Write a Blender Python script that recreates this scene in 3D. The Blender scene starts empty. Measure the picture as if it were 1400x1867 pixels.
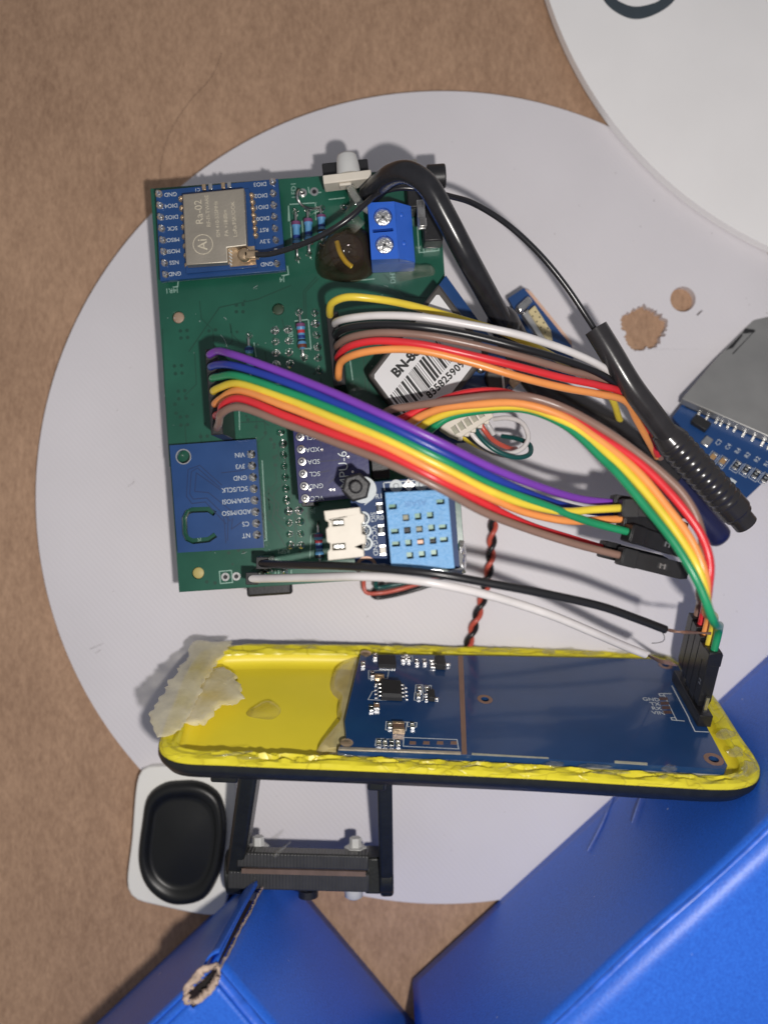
import bpy, bmesh, math, random
from mathutils import Vector, Matrix
random.seed(7)
R_ = math.radians
S = 0.001                      # everything below is written in millimetres
H = 220.0                      # height of the lens above the table
F = 1627.0                     # focal length in photo pixels (photo 1400 wide)
scene = bpy.context.scene
COL = scene.collection

# ------------------------------------------------------------------ camera
cam_d = bpy.data.cameras.new('camera'); cam = bpy.data.objects.new('camera', cam_d); COL.objects.link(cam)
cam.location = (0, 0, H * S); cam.rotation_euler = (0, 0, 0)
cam_d.sensor_fit = 'HORIZONTAL'; cam_d.sensor_width = 36; cam_d.lens = 36 * F / 1400
cam_d.clip_start = 0.005; cam_d.clip_end = 5
cam_d.dof.use_dof = True; cam_d.dof.focus_distance = (H - 33) * S; cam_d.dof.aperture_fstop = 11
scene.camera = cam
# ------------------------------------------------------------------ light: dim room + the phone's flash beside the lens
world = bpy.data.worlds.new('World'); scene.world = world; world.use_nodes = True
bg = world.node_tree.nodes['Background']; bg.inputs[0].default_value = (0.92, 0.93, 1.0, 1); bg.inputs[1].default_value = 0.185
fl = bpy.data.lights.new('phone_flash', 'POINT'); fl.energy = 1.08; fl.color = (1, 0.955, 0.91); fl.shadow_soft_size = 0.0034
flo = bpy.data.objects.new('phone_flash', fl); COL.objects.link(flo); flo.location = (0.023, -0.028, 0.236)
vs = scene.view_settings; vs.view_transform = 'Standard'; vs.look = 'None'; vs.gamma = 1; vs.use_curve_mapping = False; vs.exposure = 0.35

# ------------------------------------------------------------------ helpers
def V(*a): return Vector(a)
def P(px, py, z):
    k = (H - z) / F
    return Vector(((px - 700) * k, -(py - 933.5) * k, z))
def mm(px, z): return px * (H - z) / F

class Fr:
    """a local frame: origin + three axes (mm)"""
    def __init__(s, o, ex, ey=None, ez=None, k=1.0):
        s.k = k
        s.o = Vector(o); s.x = Vector(ex).normalized()
        s.z = Vector(ez if ez is not None else (0, 0, 1)).normalized()
        s.y = Vector(ey).normalized() if ey is not None else s.z.cross(s.x).normalized()
    def pt(s, u, v, w=0): return s.o + (s.x * u + s.y * v + s.z * w) * s.k
    def px(s, px, py, w=0):
        d = Vector(((px - 700) / F, -(py - 933.5) / F, -1.0)); c = Vector((0, 0, H))
        q = s.o + s.z * (w * s.k)
        t = (q - c).dot(s.z) / d.dot(s.z)
        p = c + d * t - s.o
        return p.dot(s.x) / s.k, p.dot(s.y) / s.k
    def at(s, px, py, w=0):
        u, v = s.px(px, py, w); return s.pt(u, v, w)
    def sub(s, u, v, w, ang=0):
        a = R_(ang); return Fr(s.pt(u, v, w), s.x * math.cos(a) + s.y * math.sin(a), None, s.z, s.k)
def flat(px, py, z, ang=0):
    a = R_(ang); return Fr(P(px, py, z), (math.cos(a), math.sin(a), 0))

class MB:
    def __init__(s): s.v = []; s.f = []
    def add(s, vs, fs):
        n = len(s.v); s.v += [Vector(p) for p in vs]; s.f += [tuple(i + n for i in f) for f in fs]; return s
    def box(s, fr, u0, u1, v0, v1, w0, w1):
        c = [fr.pt(u, v, w) for w in (w0, w1) for (u, v) in ((u0, v0), (u1, v0), (u1, v1), (u0, v1))]
        return s.add(c, [(3, 2, 1, 0), (4, 5, 6, 7), (0, 1, 5, 4), (1, 2, 6, 5), (2, 3, 7, 6), (3, 0, 4, 7)])
    def cbox(s, fr, cu, cv, du, dv, w0, w1): return s.box(fr, cu - du / 2, cu + du / 2, cv - dv / 2, cv + dv / 2, w0, w1)
    def prism(s, fr, poly, w0, w1, top=None):
        n = len(poly); a = sum(poly[i][0] * poly[(i + 1) % n][1] - poly[(i + 1) % n][0] * poly[i][1] for i in range(n))
        tp = top or poly
        if a < 0: poly = poly[::-1]; tp = tp[::-1]
        c = [fr.pt(u, v, w0) for u, v in poly] + [fr.pt(u, v, w1) for u, v in tp]
        return s.add(c, [tuple(range(n - 1, -1, -1)), tuple(range(n, 2 * n))] + [(i, (i + 1) % n, (i + 1) % n + n, i + n) for i in range(n)])
    def lathe(s, fr, prof, n=16):
        """prof: list of (r, w) from bottom to top"""
        vs, fs = [], []
        for r, w in prof:
            for k in range(n):
                a = 2 * math.pi * k / n; vs.append(fr.pt(r * math.cos(a), r * math.sin(a), w))
        for i in range(len(prof) - 1):
            for k in range(n):
                k2 = (k + 1) % n; fs.append((i * n + k, i * n + k2, (i + 1) * n + k2, (i + 1) * n + k))
        fs.append(tuple(range(n - 1, -1, -1))); m = (len(prof) - 1) * n; fs.append(tuple(range(m, m + n)))
        return s.add(vs, fs)
    def cyl(s, p0, p1, r0, r1=None, n=14):
        d = Vector(p1) - Vector(p0); z = d.normalized()
        x = z.orthogonal().normalized(); fr = Fr(p0, x, None, z)
        return s.lathe(fr, [(r0, 0), (r0 if r1 is None else r1, d.length)], n)
    def tube(s, pts, r, n=12, step=0.9, rf=None, flatten=None, cap=True):
        cs = spline(pts, step)
        N = len(cs); L = [0.0]
        for i in range(1, N): L.append(L[-1] + (cs[i] - cs[i - 1]).length)
        x = None; vs, fs = [], []
        for i, p in enumerate(cs):
            t = (cs[min(i + 1, N - 1)] - cs[max(i - 1, 0)]).normalized()
            if x is None:
                x = t.cross(Vector((0, 0, 1)))
                if x.length < .1: x = t.orthogonal()
                x.normalize()
            x = (x - t * x.dot(t)).normalized(); y = t.cross(x)
            q = L[i] / max(L[-1], 1e-6); rr = r * (rf(q) if rf else 1)
            fl_ = flatten(q) if flatten else 1
            for k in range(n):
                a = 2 * math.pi * k / n; vs.append(p + x * (rr * math.cos(a) / fl_ ** .5) + y * (rr * math.sin(a) * fl_))
        for i in range(N - 1):
            for k in range(n):
                k2 = (k + 1) % n; fs.append((i * n + k, (i + 1) * n + k, (i + 1) * n + k2, i * n + k2))
        if cap: fs.append(tuple(range(n))); fs.append(tuple(range(N * n - 1, (N - 1) * n - 1, -1)))
        return s.add(vs, fs)
    def blob(s, fr, prof_poly, h, n_in=5, jag=0.0, seed=1, w0=0.0, axis=None, ej=0.0):
        """a soft lump over an outline, standing on w0"""
        rnd = random.Random(seed); n = len(prof_poly)
        cu = sum(p[0] for p in prof_poly) / n; cv = sum(p[1] for p in prof_poly) / n
        vs, fs = [], []
        if axis:
            a = Vector(axis[0]); b = Vector(axis[1]); d = b - a
            tg = [a + d * max(0, min(1, (Vector(p) - a).dot(d) / d.length_squared)) for p in prof_poly]
            for i in range(n_in + 1):
                q = i / n_in; hh = h * math.sqrt(max(0, 1 - (1 - q) ** 2))
                for (u, v), t in zip(prof_poly, tg):
                    if i == 0: u += rnd.uniform(-ej, ej); v += rnd.uniform(-ej, ej)
                    vs.append(fr.pt(u + (t.x - u) * q, v + (t.y - v) * q, w0 + hh + (rnd.uniform(-jag, jag) if i else 0)))
            for i in range(n_in):
                for k in range(n): fs.append((i * n + k, i * n + (k + 1) % n, (i + 1) * n + (k + 1) % n, (i + 1) * n + k))
            fs.append(tuple(range(n - 1, -1, -1))); return s.add(vs, fs)
        for i in range(n_in):
            q = i / n_in; hh = h * math.sqrt(max(0, 1 - (1 - q) ** 2))
            for (u, v) in prof_poly:
                vs.append(fr.pt(u + (cu - u) * q, v + (cv - v) * q, w0 + hh + (rnd.uniform(-jag, jag) if i else 0)))
        vs.append(fr.pt(cu, cv, w0 + h))
        for i in range(n_in - 1):
            for k in range(n): fs.append((i * n + k, i * n + (k + 1) % n, (i + 1) * n + (k + 1) % n, (i + 1) * n + k))
        m = (n_in - 1) * n
        for k in range(n): fs.append((m + k, m + (k + 1) % n, n_in * n))
        fs.append(tuple(range(n - 1, -1, -1)))
        return s.add(vs, fs)

def spline(pts, step=0.9):
    pts = [Vector(p) for p in pts]
    if len(pts) == 2: pts = [pts[0], (pts[0] + pts[1]) / 2, pts[1]]
    q = [pts[0] * 2 - pts[1]] + pts + [pts[-1] * 2 - pts[-2]]
    out = []
    for i in range(1, len(q) - 2):
        p0, p1, p2, p3 = q[i - 1:i + 3]
        n = max(2, int((p2 - p1).length / step))
        # centripetal Catmull-Rom
        t0 = 0; t1 = t0 + max((p1 - p0).length, 1e-4) ** .5; t2 = t1 + max((p2 - p1).length, 1e-4) ** .5; t3 = t2 + max((p3 - p2).length, 1e-4) ** .5
        for k in range(n):
            t = t1 + (t2 - t1) * k / n
            A1 = p0 * ((t1 - t) / (t1 - t0)) + p1 * ((t - t0) / (t1 - t0)); A2 = p1 * ((t2 - t) / (t2 - t1)) + p2 * ((t - t1) / (t2 - t1)); A3 = p2 * ((t3 - t) / (t3 - t2)) + p3 * ((t - t2) / (t3 - t2))
            B1 = A1 * ((t2 - t) / (t2 - t0)) + A2 * ((t - t0) / (t2 - t0)); B2 = A2 * ((t3 - t) / (t3 - t1)) + A3 * ((t - t1) / (t3 - t1))
            out.append(B1 * ((t2 - t) / (t2 - t1)) + B2 * ((t - t1) / (t2 - t1)))
    out.append(pts[-1]); return out
def closed(poly, n):
    """smooth closed loop through 2-D points, resampled to n points"""
    p = [Vector((a, b, 0)) for a, b in poly]; m = len(p)
    c = spline(p[-2:] + p + p[:2], 0.3)
    # cut exactly one turn
    L = [0.0]
    for i in range(1, len(c)): L.append(L[-1] + (c[i] - c[i - 1]).length)
    i0 = min(range(len(c) // 2), key=lambda i: (c[i] - p[0]).length)
    i1 = min(range(len(c) // 2, len(c)), key=lambda i: (c[i] - p[0]).length)
    out = []; j = i0
    for k in range(n):
        t = L[i0] + (L[i1] - L[i0]) * k / n
        while L[j + 1] < t: j += 1
        q = (t - L[j]) / max(L[j + 1] - L[j], 1e-9); out.append((c[j].lerp(c[j + 1], q).x, c[j].lerp(c[j + 1], q).y))
    return out
def circ(u, v, r, n=28): return [(u + r * math.cos(2 * math.pi * k / n), v + r * math.sin(2 * math.pi * k / n)) for k in range(n)]
def rrect(u0, u1, v0, v1, r, n=6):
    o = []
    for (cu, cv, a0) in ((u1 - r, v1 - r, 0), (u0 + r, v1 - r, 90), (u0 + r, v0 + r, 180), (u1 - r, v0 + r, 270)):
        for k in range(n + 1):
            a = R_(a0 + 90 * k / n); o.append((cu + r * math.cos(a), cv + r * math.sin(a)))
    return o
def capsule(pts, r, n=6):
    """outline of a stroked 2-D polyline"""
    L, Rr = [], []
    for i, p in enumerate(pts):
        a = Vector(pts[max(i - 1, 0)]); b = Vector(pts[min(i + 1, len(pts) - 1)]); d = (b - a).normalized(); nn = Vector((-d.y, d.x))
        L.append((p[0] + nn.x * r, p[1] + nn.y * r)); Rr.append((p[0] - nn.x * r, p[1] - nn.y * r))
    return L + Rr[::-1]

def plate(mb, fr, outline, holes, w0, w1):
    """a sheet with real holes (filled 2-D curve)"""
    cu = bpy.data.curves.new('t', 'CURVE'); cu.dimensions = '2D'; cu.fill_mode = 'BOTH'; cu.extrude = (w1 - w0) / 2
    for lp in [outline] + holes:
        sp = cu.splines.new('POLY'); sp.points.add(len(lp) - 1); sp.use_cyclic_u = True
        for p, (u, v) in zip(sp.points, lp): p.co = (u, v, 0, 1)
    o = bpy.data.objects.new('t', cu); me = bpy.data.meshes.new_from_object(o)
    mb.add([fr.pt(v.co.x, v.co.y, v.co.z + (w0 + w1) / 2) for v in me.vertices], [tuple(p.vertices) for p in me.polygons])
    bpy.data.objects.remove(o); bpy.data.curves.remove(cu); bpy.data.meshes.remove(me)
    return mb
def text_mb(s, fr, h, w=0.03, bold=0, squeeze=1.0, shear=0, spacing=1.0):
    cu = bpy.data.curves.new('t', 'FONT'); cu.body = s; cu.size = h / 0.70; cu.align_x = 'CENTER'; cu.align_y = 'CENTER'
    cu.extrude = 0.008; cu.offset = bold; cu.shear = shear; cu.space_character = spacing; cu.resolution_u = 3
    o = bpy.data.objects.new('t', cu); me = bpy.data.meshes.new_from_object(o); mb = MB()
    mb.add([fr.pt(v.co.x * squeeze, v.co.y, v.co.z + w) for v in me.vertices], [tuple(p.vertices) for p in me.polygons])
    bpy.data.objects.remove(o); bpy.data.curves.remove(cu); bpy.data.meshes.remove(me)
    return mb

WL = {}
def thing(name, label, cat, loc, group=None):
    o = bpy.data.objects.new(name, None); COL.objects.link(o); o.location = Vector(loc) * S; o.empty_display_size = 0.005
    o['label'] = label; o['category'] = cat
    if group: o['group'] = group
    WL[o.name] = Vector(loc); return o
def mesh_of(name, mb, mat, org, sharp=32):
    me = bpy.data.meshes.new(name); me.from_pydata([(p - org) * S for p in mb.v], [], mb.f)
    me.materials.append(mat); me.validate()
    bm = bmesh.new(); bm.from_mesh(me); bmesh.ops.remove_doubles(bm, verts=bm.verts, dist=1e-7); bmesh.ops.recalc_face_normals(bm, faces=bm.faces); bm.to_mesh(me); bm.free()
    for p in me.polygons: p.use_smooth = True
    me.set_sharp_from_angle(angle=R_(sharp)); return me
def part(name, mb, mat, parent=None, bevel=0, seg=2, sharp=32, stuff=False, label=None):
    n = len(mb.v); c = Vector((sum(p.x for p in mb.v) / n, sum(p.y for p in mb.v) / n, min(p.z for p in mb.v)))
    o = bpy.data.objects.new(name, mesh_of(name, mb, mat, c, sharp)); COL.objects.link(o)
    WL[o.name] = c
    if parent: o.parent = parent; o.location = (c - WL[parent.name]) * S
    else: o.location = c * S
    if bevel:
        b = o.modifiers.new('bevel', 'BEVEL'); b.width = bevel * S; b.segments = seg; b.limit_method = 'ANGLE'; b.angle_limit = R_(40)
    if stuff: o['kind'] = 'stuff'
    if label: o['label'] = label
    return o
def single(name, label, cat, mb, mat, bevel=0, group=None, **k):
    o = part(name, mb, mat, None, bevel, **k); o['label'] = label; o['category'] = cat
    if group: o['group'] = group
    return o
def inst(name, me, loc, parent, rz=0, quat=None, scale=1):
    o = bpy.data.objects.new(name, me); COL.objects.link(o); WL[o.name] = Vector(loc)
    o.parent = parent; o.location = (Vector(loc) - WL[parent.name]) * S
    if quat is not None: o.rotation_mode = 'QUATERNION'; o.rotation_quaternion = quat
    else: o.rotation_euler = (0, 0, rz)
    o.scale = (scale,) * 3 if not isinstance(scale, tuple) else scale
    return o
def words(parent, s, fr, h, mat, w=0.03, name='printed_text', **k):
    return part(name, text_mb(s, fr, h, w, **k), mat, parent)

# ------------------------------------------------------------------ materials
def lin(c):
    c = c / 255; return c / 12.92 if c <= .04045 else ((c + .055) / 1.055) ** 2.4
def rgb(r, g, b, k=1.0): return (min(.95, lin(r) * k), min(.95, lin(g) * k), min(.95, lin(b) * k))
def mat(name, col, rough=.5, metal=0, var=.06, vs=350, bump=0, bs=2500, spec=.5, coat=0, trans=0, ior=1.5, sss=0, alpha=1, rvar=.0, aniso=None):
    m = bpy.data.materials.new(name); m.use_nodes = True; nt = m.node_tree; b = nt.nodes['Principled BSDF']
    tc = nt.nodes.new('ShaderNodeTexCoord')
    src = tc.outputs['Object']
    if aniso:
        mp = nt.nodes.new('ShaderNodeMapping'); mp.inputs['Scale'].default_value = aniso; nt.links.new(src, mp.inputs[0]); src = mp.outputs[0]
    n1 = nt.nodes.new('ShaderNodeTexNoise'); n1.inputs['Scale'].default_value = vs; n1.inputs['Detail'].default_value = 5; nt.links.new(src, n1.inputs['Vector'])
    rp = nt.nodes.new('ShaderNodeValToRGB'); rp.color_ramp.elements[0].position = .3; rp.color_ramp.elements[1].position = .7
    rp.color_ramp.elements[0].color = (*[c * (1 - var) for c in col], 1); rp.color_ramp.elements[1].color = (*[min(.97, c * (1 + var)) for c in col], 1)
    nt.links.new(n1.outputs[0], rp.inputs[0]); nt.links.new(rp.outputs[0], b.inputs['Base Color'])
    b.inputs['Roughness'].default_value = rough; b.inputs['Metallic'].default_value = metal; b.inputs['Specular IOR Level'].default_value = spec
    b.inputs['IOR'].default_value = ior; b.inputs['Coat Weight'].default_value = coat; b.inputs['Transmission Weight'].default_value = trans; b.inputs['Alpha'].default_value = alpha
    if sss: b.inputs['Subsurface Weight'].default_value = sss; b.inputs['Subsurface Radius'].default_value = (.001, .0008, .0005); b.inputs['Subsurface Scale'].default_value = 1
    if rvar:
        mr = nt.nodes.new('ShaderNodeMapRange'); mr.inputs['To Min'].default_value = max(.03, rough - rvar); mr.inputs['To Max'].default_value = rough + rvar
        nt.links.new(n1.outputs[0], mr.inputs[0]); nt.links.new(mr.outputs[0], b.inputs['Roughness'])
    if bump:
        n2 = nt.nodes.new('ShaderNodeTexNoise'); n2.inputs['Scale'].default_value = bs; n2.inputs['Detail'].default_value = 4; nt.links.new(src, n2.inputs['Vector'])
        bp = nt.nodes.new('ShaderNodeBump'); bp.inputs['Strength'].default_value = bump; bp.inputs['Distance'].default_value = .0003
        nt.links.new(n2.outputs[0], bp.inputs['Height']); nt.links.new(bp.outputs[0], b.inputs['Normal'])
    return m
def pla(name, col, ang, scale=900, strength=.12, rough=.55, var=.03, vs=40, coat=0):
    """printed plastic: faint parallel layer lines"""
    m = mat(name, col, rough, var=var, vs=vs, coat=coat); nt = m.node_tree; b = nt.nodes['Principled BSDF']; tc = nt.nodes['Texture Coordinate']
    mp = nt.nodes.new('ShaderNodeMapping'); mp.inputs['Rotation'].default_value = (0, 0, R_(ang)); nt.links.new(tc.outputs['Object'], mp.inputs[0])
    w = nt.nodes.new('ShaderNodeTexWave'); w.inputs['Scale'].default_value = scale; w.inputs['Distortion'].default_value = 1.2; w.inputs['Detail'].default_value = 2; w.inputs['Detail Scale'].default_value = .2
    nt.links.new(mp.outputs[0], w.inputs[0])
    bp = nt.nodes.new('ShaderNodeBump'); bp.inputs['Strength'].default_value = strength; bp.inputs['Distance'].default_value = .0002
    nt.links.new(w.outputs['Fac'], bp.inputs['Height']); nt.links.new(bp.outputs[0], b.inputs['Normal']); return m
def kraft():
    m = bpy.data.materials.new('kraft_paper'); m.use_nodes = True; nt = m.node_tree; b = nt.nodes['Principled BSDF']
    tc = nt.nodes.new('ShaderNodeTexCoord')
    a = nt.nodes.new('ShaderNodeTexNoise'); a.inputs['Scale'].default_value = 26; a.inputs['Detail'].default_value = 3
    f = nt.nodes.new('ShaderNodeTexNoise'); f.inputs['Scale'].default_value = 1100; f.inputs['Detail'].default_value = 6; f.inputs['Roughness'].default_value = .7
    g = nt.nodes.new('ShaderNodeTexNoise'); g.inputs['Scale'].default_value = 190; g.inputs['Detail'].default_value = 6; g.inputs['Roughness'].default_value = .65
    mp = nt.nodes.new('ShaderNodeMapping'); mp.inputs['Scale'].default_value = (1, .45, 1); mp.inputs['Rotation'].default_value = (0, 0, .6)
    nt.links.new(tc.outputs['Object'], mp.inputs[0])
    nt.links.new(tc.outputs['Object'], a.inputs['Vector'])
    for n in (f, g): nt.links.new(mp.outputs[0], n.inputs['Vector'])
    r = nt.nodes.new('ShaderNodeValToRGB'); r.color_ramp.elements[0].position = .36; r.color_ramp.elements[1].position = .64
    r.color_ramp.elements[0].color = (*rgb(152, 120, 96), 1); r.color_ramp.elements[1].color = (*rgb(196, 160, 131), 1)
    mx = nt.nodes.new('ShaderNodeMath'); mx.operation = 'MULTIPLY_ADD'; mx.inputs[1].default_value = .55; mx2 = nt.nodes.new('ShaderNodeMath'); mx2.operation = 'MULTIPLY_ADD'; mx2.inputs[1].default_value = .25
    mx3 = nt.nodes.new('ShaderNodeMath'); mx3.operation = 'MULTIPLY'; mx3.inputs[1].default_value = .20
    nt.links.new(a.outputs[0], mx3.inputs[0]); nt.links.new(g.outputs[0], mx2.inputs[0]); nt.links.new(mx3.outputs[0], mx2.inputs[2]); nt.links.new(f.outputs[0], mx.inputs[0]); nt.links.new(mx2.outputs[0], mx.inputs[2])
    nt.links.new(mx.outputs[0], r.inputs[0]); nt.links.new(r.outputs[0], b.inputs['Base Color'])
    b.inputs['Roughness'].default_value = .8
    bp = nt.nodes.new('ShaderNodeBump'); bp.inputs['Strength'].default_value = .25; bp.inputs['Distance'].default_value = .0003
    nt.links.new(f.outputs[0], bp.inputs['Height']); nt.links.new(bp.outputs[0], b.inputs['Normal']); return m

K = kraft()
WHITE = pla('white_printed_plastic', rgb(224, 220, 224), -42, 300, .07, .5, .05, 22)
WHITE2 = mat('warm_white_plastic', rgb(250, 247, 246), .45, var=.02, vs=60, bump=.03, bs=900)
INK = mat('dark_grey_print', rgb(62, 72, 80), .5)
GREEN = mat('green_solder_mask', rgb(28, 89, 71), .30, var=.20, vs=70, bump=.03, bs=700, coat=.25, rvar=.08)
GREEN2 = mat('green_trace', rgb(16, 66, 52), .4, var=.05)
EDGE = mat('board_edge_fibreglass', rgb(170, 168, 150), .7, var=.12, vs=900)
BLUE = mat('blue_solder_mask', rgb(26, 68, 124), .33, var=.10, vs=120, bump=.03, bs=700, coat=.3, rvar=.06)
BLUE2 = mat('blue_trace', rgb(14, 44, 92), .4)
NAVY = mat('navy_solder_mask', rgb(34, 36, 92), .32, var=.15, vs=250, coat=.3, bump=.05, bs=900)
NAVYD = mat('deep_blue_solder_mask', rgb(18, 50, 96), .5, var=.08, vs=90, spec=.25)
NAVY2 = mat('dark_blue_solder_mask', rgb(32, 66, 112), .22, var=.08, vs=90, coat=.4, bump=.015, bs=500)
SILK = mat('white_silkscreen', rgb(205, 212, 215), .6, var=.06, vs=1500)
SILKG = mat('grey_silkscreen', rgb(150, 185, 172), .6, var=.15, vs=1500)
SOLDER = mat('solder', (.86, .85, .83), .24, 1, var=.10, vs=900, bump=.25, bs=1800)
STEEL = mat('steel', (.74, .73, .71), .28, 1, var=.10, vs=700, bump=.12, bs=1500)
SHIELD = mat('nickel_shield', (.47, .425, .355), .48, .85, var=.07, vs=180, bump=.08, bs=2600, rvar=.06)
PLATE = mat('brushed_slot_cover', (.46, .455, .44), .52, .8, var=.05, vs=150, bump=.05, bs=1500, rvar=.06)
ETCH = mat('etched_lettering', rgb(205, 196, 175), .6, .2, var=.2, vs=1800)
GOLD = mat('gold_plating', (.62, .46, .30), .35, .8, var=.15, vs=800, bump=.2, bs=1500)
COPPER = mat('copper_strand', (.75, .45, .33), .3, 1, var=.15, vs=900)
TAN = mat('bare_copper_strip', rgb(150, 118, 100), .42, .35, var=.1, vs=300)
BLACKP = mat('black_plastic', rgb(34, 34, 37), .42, var=.15, vs=500, bump=.12, bs=1800)
BLACKD = mat('black_connector_plastic', rgb(30, 30, 33), .36, var=.15, vs=700, bump=.04, bs=2200)
CHIP = mat('chip_epoxy', rgb(38, 38, 40), .55, var=.12, vs=1500, bump=.1, bs=3000)
RUBBER = mat('black_cable_jacket', rgb(38, 38, 42), .23, var=.15, vs=500, bump=.025, bs=1900, rvar=.05)
SHRINK = mat('black_heat_shrink', rgb(50, 48, 50), .24, var=.12, vs=300, bump=.04, bs=1500, rvar=.05)
SHRINKB = mat('dark_blue_heat_shrink', rgb(34, 38, 78), .32, var=.12, vs=300, bump=.12, bs=900)
TERM = mat('blue_terminal_plastic', rgb(48, 104, 212), .34, var=.05, vs=300, bump=.03)
DHT = mat('light_blue_sensor_plastic', rgb(96, 158, 210), .42, var=.07, vs=700, bump=.6, bs=1700)
DHTD = mat('light_blue_embossed', rgb(66, 124, 182), .5, var=.05, vs=400)
JST = mat('cream_connector_plastic', rgb(222, 214, 200), .48, var=.05, vs=350, bump=.06)
NYLON = mat('white_nylon', rgb(208, 208, 206), .4, var=.05, sss=.0, vs=300)
GASKET = mat('yellow_rubber', rgb(235, 214, 48), .42, var=.07, vs=260, bump=.25, bs=700, rvar=.1)
YFLOOR = mat('yellow_plastic', rgb(246, 226, 58), .42, var=.03, vs=80, bump=.04, bs=400)
SHELL = mat('black_shell', rgb(34, 36, 34), .38, var=.2, vs=500, bump=.2, bs=1500)
BOXB = mat('blue_box_print', rgb(34, 92, 212), .42, var=.07, vs=900, bump=.14, bs=1500, rvar=.08)
def carton_print():
    m = mat('blue_box_print', rgb(42, 104, 218), .40, var=.05, vs=45, rvar=.06); nt = m.node_tree; b = nt.nodes['Principled BSDF']; tc = nt.nodes['Texture Coordinate']
    base = b.inputs['Base Color'].links[0].from_socket
    n = nt.nodes.new('ShaderNodeTexNoise'); n.inputs['Scale'].default_value = 2300; n.inputs['Detail'].default_value = 3; nt.links.new(tc.outputs['Object'], n.inputs['Vector'])
    r = nt.nodes.new('ShaderNodeValToRGB'); r.color_ramp.elements[0].position = .3; r.color_ramp.elements[1].position = .72
    r.color_ramp.elements[0].color = (.80, .82, .86, 1); r.color_ramp.elements[1].color = (1.3, 1.25, 1.12, 1); nt.links.new(n.outputs[0], r.inputs[0])
    mx = nt.nodes.new('ShaderNodeMix'); mx.data_type = 'RGBA'; mx.blend_type = 'MULTIPLY'; mx.inputs['Factor'].default_value = 1
    nt.links.new(base, mx.inputs[6]); nt.links.new(r.outputs[0], mx.inputs[7])
    sp = nt.nodes.new('ShaderNodeTexNoise'); sp.inputs['Scale'].default_value = 420; sp.inputs['Detail'].default_value = 1; nt.links.new(tc.outputs['Object'], sp.inputs['Vector'])
    th = nt.nodes.new('ShaderNodeMapRange'); th.inputs['From Min'].default_value = .80; th.inputs['From Max'].default_value = .83; nt.links.new(sp.outputs[0], th.inputs[0])
    m2 = nt.nodes.new('ShaderNodeMix'); m2.data_type = 'RGBA'; nt.links.new(th.outputs[0], m2.inputs['Factor']); nt.links.new(mx.outputs[2], m2.inputs[6]); m2.inputs[7].default_value = (.6, .66, .8, 1)
    nt.links.new(m2.outputs[2], b.inputs['Base Color'])
    bp = nt.nodes.new('ShaderNodeBump'); bp.inputs['Strength'].default_value = .22; bp.inputs['Distance'].default_value = .0002; nt.links.new(n.outputs[0], bp.inputs['Height']); nt.links.new(bp.outputs[0], b.inputs['Normal'])
    return m
BOXB = carton_print()
def cut_rubber():
    m = mat('yellow_rubber', rgb(226, 212, 52), .34, var=.06, vs=260, rvar=.1); nt = m.node_tree; b = nt.nodes['Principled BSDF']; tc = nt.nodes['Texture Coordinate']
    base = b.inputs['Base Color'].links[0].from_socket
    nz = nt.nodes.new('ShaderNodeTexNoise'); nz.inputs['Scale'].default_value = 160; nt.links.new(tc.outputs['Object'], nz.inputs['Vector'])
    ad = nt.nodes.new('ShaderNodeMix'); ad.data_type = 'VECTOR'; ad.inputs['Factor'].default_value = .006; nt.links.new(tc.outputs['Object'], ad.inputs[4]); nt.links.new(nz.outputs['Color'], ad.inputs[5])
    mp = nt.nodes.new('ShaderNodeMapping'); mp.inputs['Rotation'].default_value = (.4, .2, .5); mp.inputs['Scale'].default_value = (.55, 1.2, 1.2); nt.links.new(ad.outputs[1], mp.inputs[0])
    v = nt.nodes.new('ShaderNodeTexVoronoi'); v.feature = 'DISTANCE_TO_EDGE'; v.inputs['Scale'].default_value = 210; nt.links.new(mp.outputs[0], v.inputs['Vector'])
    mr = nt.nodes.new('ShaderNodeMapRange'); mr.inputs['From Max'].default_value = .035; nt.links.new(v.outputs['Distance'], mr.inputs[0])
    mx = nt.nodes.new('ShaderNodeMix'); mx.data_type = 'RGBA'; nt.links.new(mr.outputs[0], mx.inputs['Factor']); mx.inputs[6].default_value = (*rgb(206, 190, 46), 1); nt.links.new(base, mx.inputs[7]); nt.links.new(mx.outputs[2], b.inputs['Base Color'])
    bp = nt.nodes.new('ShaderNodeBump'); bp.inputs['Strength'].default_value = .3; bp.inputs['Distance'].default_value = .0003; nt.links.new(mr.outputs[0], bp.inputs['Height']); nt.links.new(bp.outputs[0], b.inputs['Normal'])
    return m
GASKET = cut_rubber()
BOXR = mat('torn_cardboard', rgb(190, 168, 152), .9, var=.3, vs=700, bump=.8, bs=900)
SPKW = mat('white_speaker_frame', rgb(244, 242, 236), .45, var=.02, vs=100)
SPKB = mat('black_speaker_rubber', rgb(22, 23, 23), .38, var=.1, vs=150, bump=.05, bs=800)
PAPER = mat('white_label_paper', rgb(226, 226, 228), .55, var=.02, vs=200)
BLKINK = mat('black_print', rgb(18, 18, 20), .5, var=.05)
GPSC = mat('grey_ceramic_case', rgb(74, 70, 68), .5, var=.1, vs=300, bump=.08)
RESB = mat('resistor_blue', rgb(92, 150, 196), .35, var=.06, coat=.3)
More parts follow.
